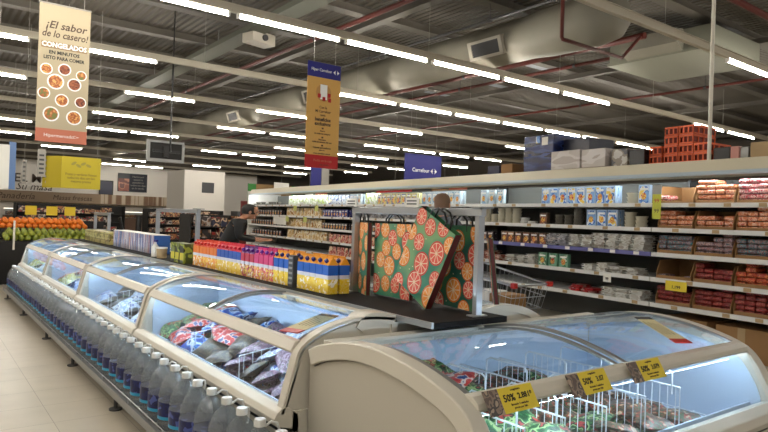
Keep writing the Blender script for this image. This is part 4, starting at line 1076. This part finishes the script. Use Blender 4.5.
t=thing('bakery_counter','long bakery counter with glass front under the wooden fascia','counter',(4,40,0)); MB().box(0,11,0,1,0,.9).build('base',mat('counter_brown',(96,70,54),.6),t); MB().box(0,11,0,.04,.9,1.3).build('glass_front',M['glass_f'],t); MB().box(0,11,0,1,1.3,1.34).build('top',M['wire'],t); MB().box(.1,10.9,.2,.8,.92,1.12).build('display_tray',gm[0],t)
MB().cyl((0,.5,1.28),(11,.5,1.28),.03,8).build('counter_lamp',emis('counter_glow',(1,.85,.65),2),t)
# white clad cube and green wood signs
t=thing('kiosk_room','white clad room block standing before the far wall','kiosk',(10.15,29.2,0)); MB().box(0,2.0,0,2.5,0,3.4).build('wall_panel',wm,t); MB().box(.85,1.45,-.02,0,2.35,2.85).build('small_sign',M['darkgrey'],t)
t=thing('department_sign','wooden department sign with green ends beyond the person in black','sign',(12.6,27.5,1.9)); MB().box(.4,2.3,-.03,.03,0,.95).build('wood_board',mat('sign_wood',(126,98,58),.7),t); sgm=mat('sign_green',(40,110,40),.6); MB().box(0,.4,-.03,.03,0,.95).build('green_end',sgm,t); MB().box(2.3,2.5,-.03,.03,0,.95).build('green_end',sgm,t)
for x in (.2,2.3): MB().cyl((x,0,-1.9),(x,0,0),.03,8).build('post',M['grey'],t)
t=thing('produce_chiller','blue lit chiller far behind the juices','chiller',(10.8,24,0)); MB().box(0,3.2,.5,1.2,0,1.5).box(0,3.2,0,.5,0,.7).build('cabinet',M['darkgrey'],t); MB().box(.1,3.1,.44,.5,1.25,1.33).build('canopy_lamp',emis('blue_lamp',(.35,.45,1),1.2),t); MB().box(.1,3.1,.1,.45,.7,.95).build('display_goods',gm[2],t)
t=thing('promo_panel','tall dark red panel with a pale ring at the far end of the cases','panel',FP(12.35,-.05,0),-FA); MB().box(0,.55,0,.03,0,1.72).build('board',mat('dark_red_panel',(104,34,30),.6),t)
b=MB(); b.tube([(.27+.11*math.cos(a*PI/8),-.006,1.30+.2*math.sin(a*PI/8)) for a in range(16)],.012,5,closed=True); b.build('ring',M['salmon'],t)
# distant signs above the case line
for k,(x,y,z,w,h,m,l) in enumerate(((13.2,26,2.45,.75,.45,'white','white sign board on a post beyond the far case end'),(16.0,28,2.5,.45,.42,'white','small white hanging card in the far aisle'),(16.6,28,2.5,.7,.38,'salmon','pinkish hanging card in the far aisle'),(13.2,18,2.25,1.6,.35,'crimson','dark red shelf header beyond the ochre banner'),(20.4,22,2.9,1.2,.4,'salmon','pink hanging header far above the cases'),(19.3,22,2.5,1.6,.4,'card','brown stacked cartons board far above the cases'))):
    t=thing('hanging_sign',l,'sign',(x,y,z)); MB().box(0,w,-.02,.02,0,h).build('board',M[m],t); MB().cyl((w/2,0,h),(w/2,0,5.2-z),.006,5).build('suspension_wire',M['wire'],t)
for k in range(3):
    t,zs=gondola(11.5+k*5.2,17+k*3,4.5,2.0,('tall dark aisle shelf beyond the case line, left one','tall dark aisle shelf beyond the case line, middle one','tall dark aisle shelf beyond the case line, right one')[k],4)

# ------------------------------------------------------------------ fruit stand
t=thing('fruit_stand','dark tiered stand carrying oranges and green fruit','produce stand',(1.15,12.9,0))
b=MB(); b.box(0,2.1,0,1.4,0,.55); b.box(0,2.1,.0,.6,.55,.78); b.box(0,2.1,.55,.6,.6,.98); b.box(0,2.1,.6,1.4,.55,.98); b.box(0,2.1,1.35,1.4,.98,1.14)
b.build('body',M['black'],t)
MB().box(.28,.31,-.03,0,.62,1.14).build('white_post',M['white'],t)
om=mat('orange_peel',(226,122,30),.5,bump=.15,scale=60); gmf=mat('pear_skin',(150,156,48),.5,rgb2=(104,120,40),scale=9)
b=MB(); b.ell((0,0,0),.052,.052,.048,12,8,0); b.cyl((0,0,.045),(0,0,.05),.006,6,1); ome=b.mesh('orange',[om,mat('stalk',(70,80,30),.7)])
b=MB(); b.lathe([(.004,-.05),(.035,-.045),(.052,-.015),(.046,.02),(.028,.048),(.016,.062),(.004,.066)],12); b.cyl((0,0,.06),(.006,0,.085),.004,5,1); gme=b.mesh('pear',[gmf,M['inkbrown']])
def pile(me,nm,x0,x1,y0,y1,z,st,lab,layers=2):
    for L_ in range(layers):
        y=y0+L_*st/2
        while y<y1-L_*st/2:
            x=x0+L_*st/2
            while x<x1-L_*st/2:
                o=bpy.data.objects.new(nm,me); col.objects.link(o); o.location=(x+random.uniform(-.008,.008),y+random.uniform(-.008,.008),z+.05+L_*.075+(y-y0)*.15); o.rotation_euler=(random.uniform(-.4,.4),random.uniform(-.4,.4),random.uniform(0,6)); tag(o,lab,'fruit',lab)
                x+=st
            y+=st
pile(ome,'orange',1.22,2.75,13.55,13.9,.98,.108,'orange in the upper tier of the fruit stand',2)
pile(gme,'pear',1.35,2.75,12.97,13.35,.78,.112,'green fruit in the lower tier of the fruit stand',2)
t=thing('orange_bin','brown slatted bin at the left edge below the oranges','bin',(.55,12.2,0)); 
b=MB(); b.box(0,.55,0,.5,0,.62)
for k in range(5): b.box(-.01,.56,-.012,0,.04+k*.12,.12+k*.12,1)
b.build('body',[M['dark'],mat('bin_brown',(110,84,62),.7)],t)
pile(ome,'orange',.62,1.1,12.25,12.65,.62,.11,'orange piled in the bin at the left edge',3)
for k,(x,lab) in enumerate(((1.75,'left yellow price card standing over the oranges'),(2.12,'middle yellow price card standing over the oranges'),(2.45,'right yellow price card standing over the oranges'))):
    t=thing('fruit_sign',lab,'price card',(x,14.05,1.18)); MB().box(0,.20,-.005,.005,.06,.24).build('card',M['tag'],t); MB().cyl((.14,0.02,-.04),(.14,.02,.1),.006,6).build('stem',M['black'],t)
t=thing('plastic_bag_roll_stand','thin black stand leaning right of the fruit','stand',(3.56,13.2,0)); MB().cyl((0,0,0),(-.25,0,1.25),.03,8).cyl((.1,0,0),(.12,0,1.3),.06,8).build('post',M['black'],t)

# ------------------------------------------------------------------ people
def skinned(name,pts,edges,rad,m,parent,sub=2,root=0):
    me=bpy.data.meshes.new(name); me.from_pydata(pts,edges,[]); o=bpy.data.objects.new(name,me); col.objects.link(o)
    sk=o.modifiers.new('skin','SKIN'); 
    for i,r in enumerate(rad): 
        rr_=r if isinstance(r,tuple) else (r,r); me.skin_vertices[0].data[i].radius=rr_
        me.skin_vertices[0].data[i].use_root=(i==root)
    ss=o.modifiers.new('sub','SUBSURF'); ss.levels=sub; ss.render_levels=sub
    dg=bpy.context.evaluated_depsgraph_get(); m2=bpy.data.meshes.new_from_object(o.evaluated_get(dg)); bpy.data.objects.remove(o)
    m2.materials.clear(); m2.materials.append(m); m2.name=name
    for p in m2.polygons: p.use_smooth=True
    r_=bpy.data.objects.new(name,m2); col.objects.link(r_); r_.parent=parent; return r_
def person(label,loc,rz,h,top,hairm,bald,lean=0.0,arms='down',headturn=0,headdrop=0):
    """local frame: faces +x"""
    t=thing('person',label,'person',loc,rz); k=h/1.72
    def L(z,x=0,y=0):   # lean the upper body forwards from the hips
        if z>.92: dz=z-.92; return ((x+math.sin(lean)*dz)*k,y*k,(.92+math.cos(lean)*dz)*k)
        return (x*k,y*k,z*k)
    pts=[L(.95),L(1.10),L(1.30),L(1.42),L(1.50,.01),L(1.56,.02+headdrop)]
    rad=[(.15*k,.12*k),(.13*k,.105*k),(.16*k,.11*k),(.12*k,.08*k),.05*k,.055*k]
    ed=[(0,1),(1,2),(2,3),(3,4),(4,5)]
    def chain(start,lst):
        prev=start
        for p,r in lst: pts.append(p); rad.append(r); ed.append((prev,len(pts)-1)); prev=len(pts)-1
        return prev
    hands=[]
    for s in (-1,1):
        chain(0,[(L(.88,0,s*.10),.085*k),(L(.50,.02,s*.11),.058*k),(L(.10,0,s*.12),.04*k),(L(.035,.03,s*.12),.036*k),(L(.03,.16,s*.13),.028*k)])
        if arms=='down': A=[(L(1.42,0,s*.19),.055*k),(L(1.14,-.02,s*.25),.04*k),(L(.90,.08,s*.24),.028*k),(L(.85,.10,s*.235),.026*k)]
        else: A=[(L(1.42,0,s*.19),.055*k),(L(1.16,.10,s*.24),.042*k),(L(1.12,.34,s*.17),.03*k),(L(1.12,.39,s*.165),.027*k)]
        e=chain(3,A); hands.append((e,s))
    # palms carry five short skinned fingers
    for e,s in hands:
        p=Vector(pts[e]); q=Vector(pts[e-1]); d=(p-q).normalized(); side=Vector((0,1,0)); nrm=d.cross(side)
        if nrm.length<.1: side=Vector((1,0,0))
        side=(side-d*side.dot(d)).normalized() if arms!='down' else Vector((1,0,0))-d*d.x
        side.normalize(); nn=d.cross(side)
        pts.append(tuple(p+d*.05*k)); rad.append((.034*k,.016*k)); ed.append((e,len(pts)-1)); pal=len(pts)-1
        for j,(off,ln) in enumerate(((-.027,.068),(-.009,.078),(.009,.072),(.027,.056))):
            a=p+d*.07*k+side*off*k; b_=a+d*ln*.55*k; c_=b_+(d*.6+nn*.5)*ln*.45*k
            pts.extend([tuple(a),tuple(b_),tuple(c_)]); rad.extend([.0095*k,.009*k,.0075*k]); n_=len(pts); ed.extend([(pal,n_-3),(n_-3,n_-2),(n_-2,n_-1)])
        a=p+d*.01*k+side*-.035*k; b_=a+(d*.7-side*.5)*.045*k; pts.extend([tuple(a),tuple(b_)]); rad.extend([.012*k,.009*k]); n_=len(pts); ed.extend([(e,n_-2),(n_-2,n_-1)])
    body=skinned('body',pts,ed,rad,M['skin'],t,2)
    hc=Vector(L(1.625,.03+headdrop))
    Rm=Matrix.Translation(hc)@Matrix.Rotation(headturn,4,'Z')@Matrix.Rotation(lean*.6,4,'Y')
    # head: lathe shaped then features, joined to the body mesh
    hb=MB(); n=18; prof=[(.03,-.125),(.055,-.115),(.068,-.08),(.074,-.03),(.078,.01),(.077,.05),(.066,.085),(.04,.108),(.005,.116)]
    T=Rm@Matrix.Diagonal((1.18*k,.96*k,k,1)); hb.lathe(prof,n,0,T=T)
    hb.ell((0,0,0),1,1,1,8,6,0) if False else None
    def loc_(c,rx,ry,rz,m=0): 
        TT=Rm@Matrix.Translation((c[0]*k,c[1]*k,c[2]*k))@Matrix.Diagonal((rx*k,ry*k,rz*k,1)); pr=[(max(.001,math.sin(PI*j/6)),-math.cos(PI*j/6)) for j in range(7)]; hb.lathe(pr,10,m,T=TT)
    loc_((.092,0,-.022),.018,.012,.022); loc_((.075,0,-.088),.022,.022,.018); loc_((.088,0,-.062),.008,.024,.006,1)
    for s in (-1,1): loc_((.078,s*.03,.008),.010,.012,.008,2); loc_((.084,s*.03,.026),.008,.02,.004,3); loc_((0,s*.078,-.01),.018,.010,.03)
    me=hb.mesh('head',[M['skin'],mat('lips',(150,84,76),.5),M['ink'],hairm])
    ho=bpy.data.objects.new('head_tmp',me); col.objects.link(ho)
    import bmesh
    bmm=bmesh.new(); bmm.from_mesh(body.data); nb=len(bmm.faces); bmm.from_mesh(me); body.data.materials.append(me.materials[1]); body.data.materials.append(M['ink']); body.data.materials.append(hairm)
    bmm.to_mesh(body.data); bmm.free(); bpy.data.objects.remove(ho)
    # hair
    hr=MB(); hp=[(.079,-.045 if not bald else -.02),(.084,.0),(.084,.05),(.072,.092),(.044,.117),(.004,.126)] if not bald else [(.081,-.05),(.083,0),(.081,.05),(.071,.088),(.044,.111),(.004,.119)]
    T=Rm@Matrix.Translation((-.014*k,0,.0))@Matrix.Rotation(-.18,4,'Y')@Matrix.Diagonal((1.16*k,1.0*k,k,1)); hr.lathe(hp,18,0,T=T); hr.build('hair',hairm,t)
    # clothing
    cp_=[L(.90),L(1.10),L(1.30),L(1.42),L(1.47,.0)]; cr=[(.17*k,.135*k),(.15*k,.125*k),(.178*k,.128*k),(.135*k,.095*k),.062*k]; ce=[(0,1),(1,2),(2,3),(3,4)]
    for s in (-1,1):
        if arms=='down': A=[(L(1.42,0,s*.19),.072*k),(L(1.14,-.02,s*.25),.056*k),(L(.92,.07,s*.24),.042*k)]
        else: A=[(L(1.42,0,s*.19),.072*k),(L(1.16,.10,s*.24),.058*k),(L(1.12,.32,s*.17),.044*k)]
        prev=3
        for p,r in A: cp_.append(p); cr.append(r); ce.append((prev,len(cp_)-1)); prev=len(cp_)-1
    skinned('jacket',cp_,ce,cr,top,t,2)
    tp_=[L(.96)];tr=[(.165*k,.135*k)];te=[]
    for s in (-1,1):
        prev=0
        for p,r in ((L(.86,0,s*.10),.105*k),(L(.50,.02,s*.11),.076*k),(L(.11,0,s*.12),.062*k)): tp_.append(p); tr.append(r); te.append((prev,len(tp_)-1)); prev=len(tp_)-1
    skinned('trousers',tp_,te,tr,M['jeans'],t,2)
    for s in (-1,1):
        b=MB(); b.ell((.06*k,s*.125*k,.035),.15*k,.055*k,.04,12,6); b.build('shoe',M['black'],t)
    return t
person('person with very short hair and grey clothing standing behind the bag rack',(4.3,4.75,0),R(20),1.66,M['shirt'],M['hair'],True,0.02)
person('person in a black jacket leaning towards the far case',(3.80,9.1,0),R(-25),1.57,M['jacket'],M['hairdark'],False,.38,'reach',.0,.02).scale=(1.35,1.5,1)

# ------------------------------------------------------------------ shopping cart
t=thing('shopping_cart','wire shopping cart with red handle tips in the aisle by the cases','shopping cart',(4.02,3.32,0))
b=MB()
def rect(z,x,y0,y1): return [(-x,y0,z),(x,y0,z),(x,y1,z),(-x,y1,z)]
top=[(-.22,0,.90),(.22,0,.90),(.29,.82,1.02),(-.29,.82,1.02)]; bot=[(-.17,.10,.50),(.17,.10,.50),(.22,.74,.56),(-.22,.74,.56)]
def lerp(a,b_,f): return tuple(a[i]+(b_[i]-a[i])*f for i in range(3))
b.tube(top,.009,6,closed=True); b.tube(bot,.006,6,closed=True)
for f in (.25,.5,.75): b.tube([lerp(top[i],bot[i],f) for i in range(4)],.003,4,closed=True)
for i in range(4):
    n=14 if i%2 else 8
    for q in range(n+1): f=q/n; b.tube([lerp(top[i],top[(i+1)%4],f),lerp(bot[i],bot[(i+1)%4],f)],.0022,4)
for q in range(8): f=q/8; b.tube([lerp(bot[0],bot[1],f),lerp(bot[3],bot[2],f)],.0022,4)
b.build('basket',M['steel'],t)
b=MB()
for s in (-1,1): b.tube([(s*.29,.84,1.04),(s*.27,.80,.55),(s*.24,.55,.22),(s*.20,-.02,.18)],.012,6)
b.tube([(-.24,.55,.22),(.24,.55,.22)],.010,6); b.tube([(-.2,0,.18),(.2,0,.18)],.010,6); b.build('chassis',M['steel'],t)
MB().tube([(-.30,.86,1.06),(.30,.86,1.06)],.017,8).build('handle',M['red'],t)
for s in (-1,1): MB().box(s*.22-.02,s*.22+.02,-.03,.01,.885,.925).build('corner_bumper',M['red'],t)
for s in (-1,1):
    for y,x in ((.0,.19),(.55,.24)):
        w=MB(); w.lathe([(.055,-.014),(.06,-.008),(.06,.008),(.055,.014)],16,T=Matrix.Translation((s*x,y,.062))@Matrix.Rotation(PI/2,4,'Y')); w.build('wheel',M['black'],t); 
        MB().tube([(s*x,y,.07),(s*x,y+.02,.20)],.01,6).build('fork',M['grey'],t)
for k,(x,y,m,l) in enumerate(((-.03,.22,M['card'],'brown carton inside the shopping cart'),(.03,.48,M['white'],'white package inside the shopping cart'))):
    o=MB().box(-.12,.12,-.10,.10,0,.24).build('cart_package',m,None,(4.02+x,3.32+y,.57),bevel=.01); tag(o,l,'package')

# ------------------------------------------------------------------ world, view
w=bpy.data.worlds.new('world'); sc.world=w; w.use_nodes=True; w.node_tree.nodes['Background'].inputs[0].default_value=(1,.94,.86,1); w.node_tree.nodes['Background'].inputs[1].default_value=.35
sc.view_settings.view_transform='Standard'; sc.view_settings.look='None'; sc.view_settings.exposure=.3; sc.view_settings.gamma=1; sc.view_settings.use_curve_mapping=False
sc.cycles.max_bounces=8; sc.cycles.transparent_max_bounces=24; sc.cycles.use_denoising=True; sc.cycles.sample_clamp_indirect=4
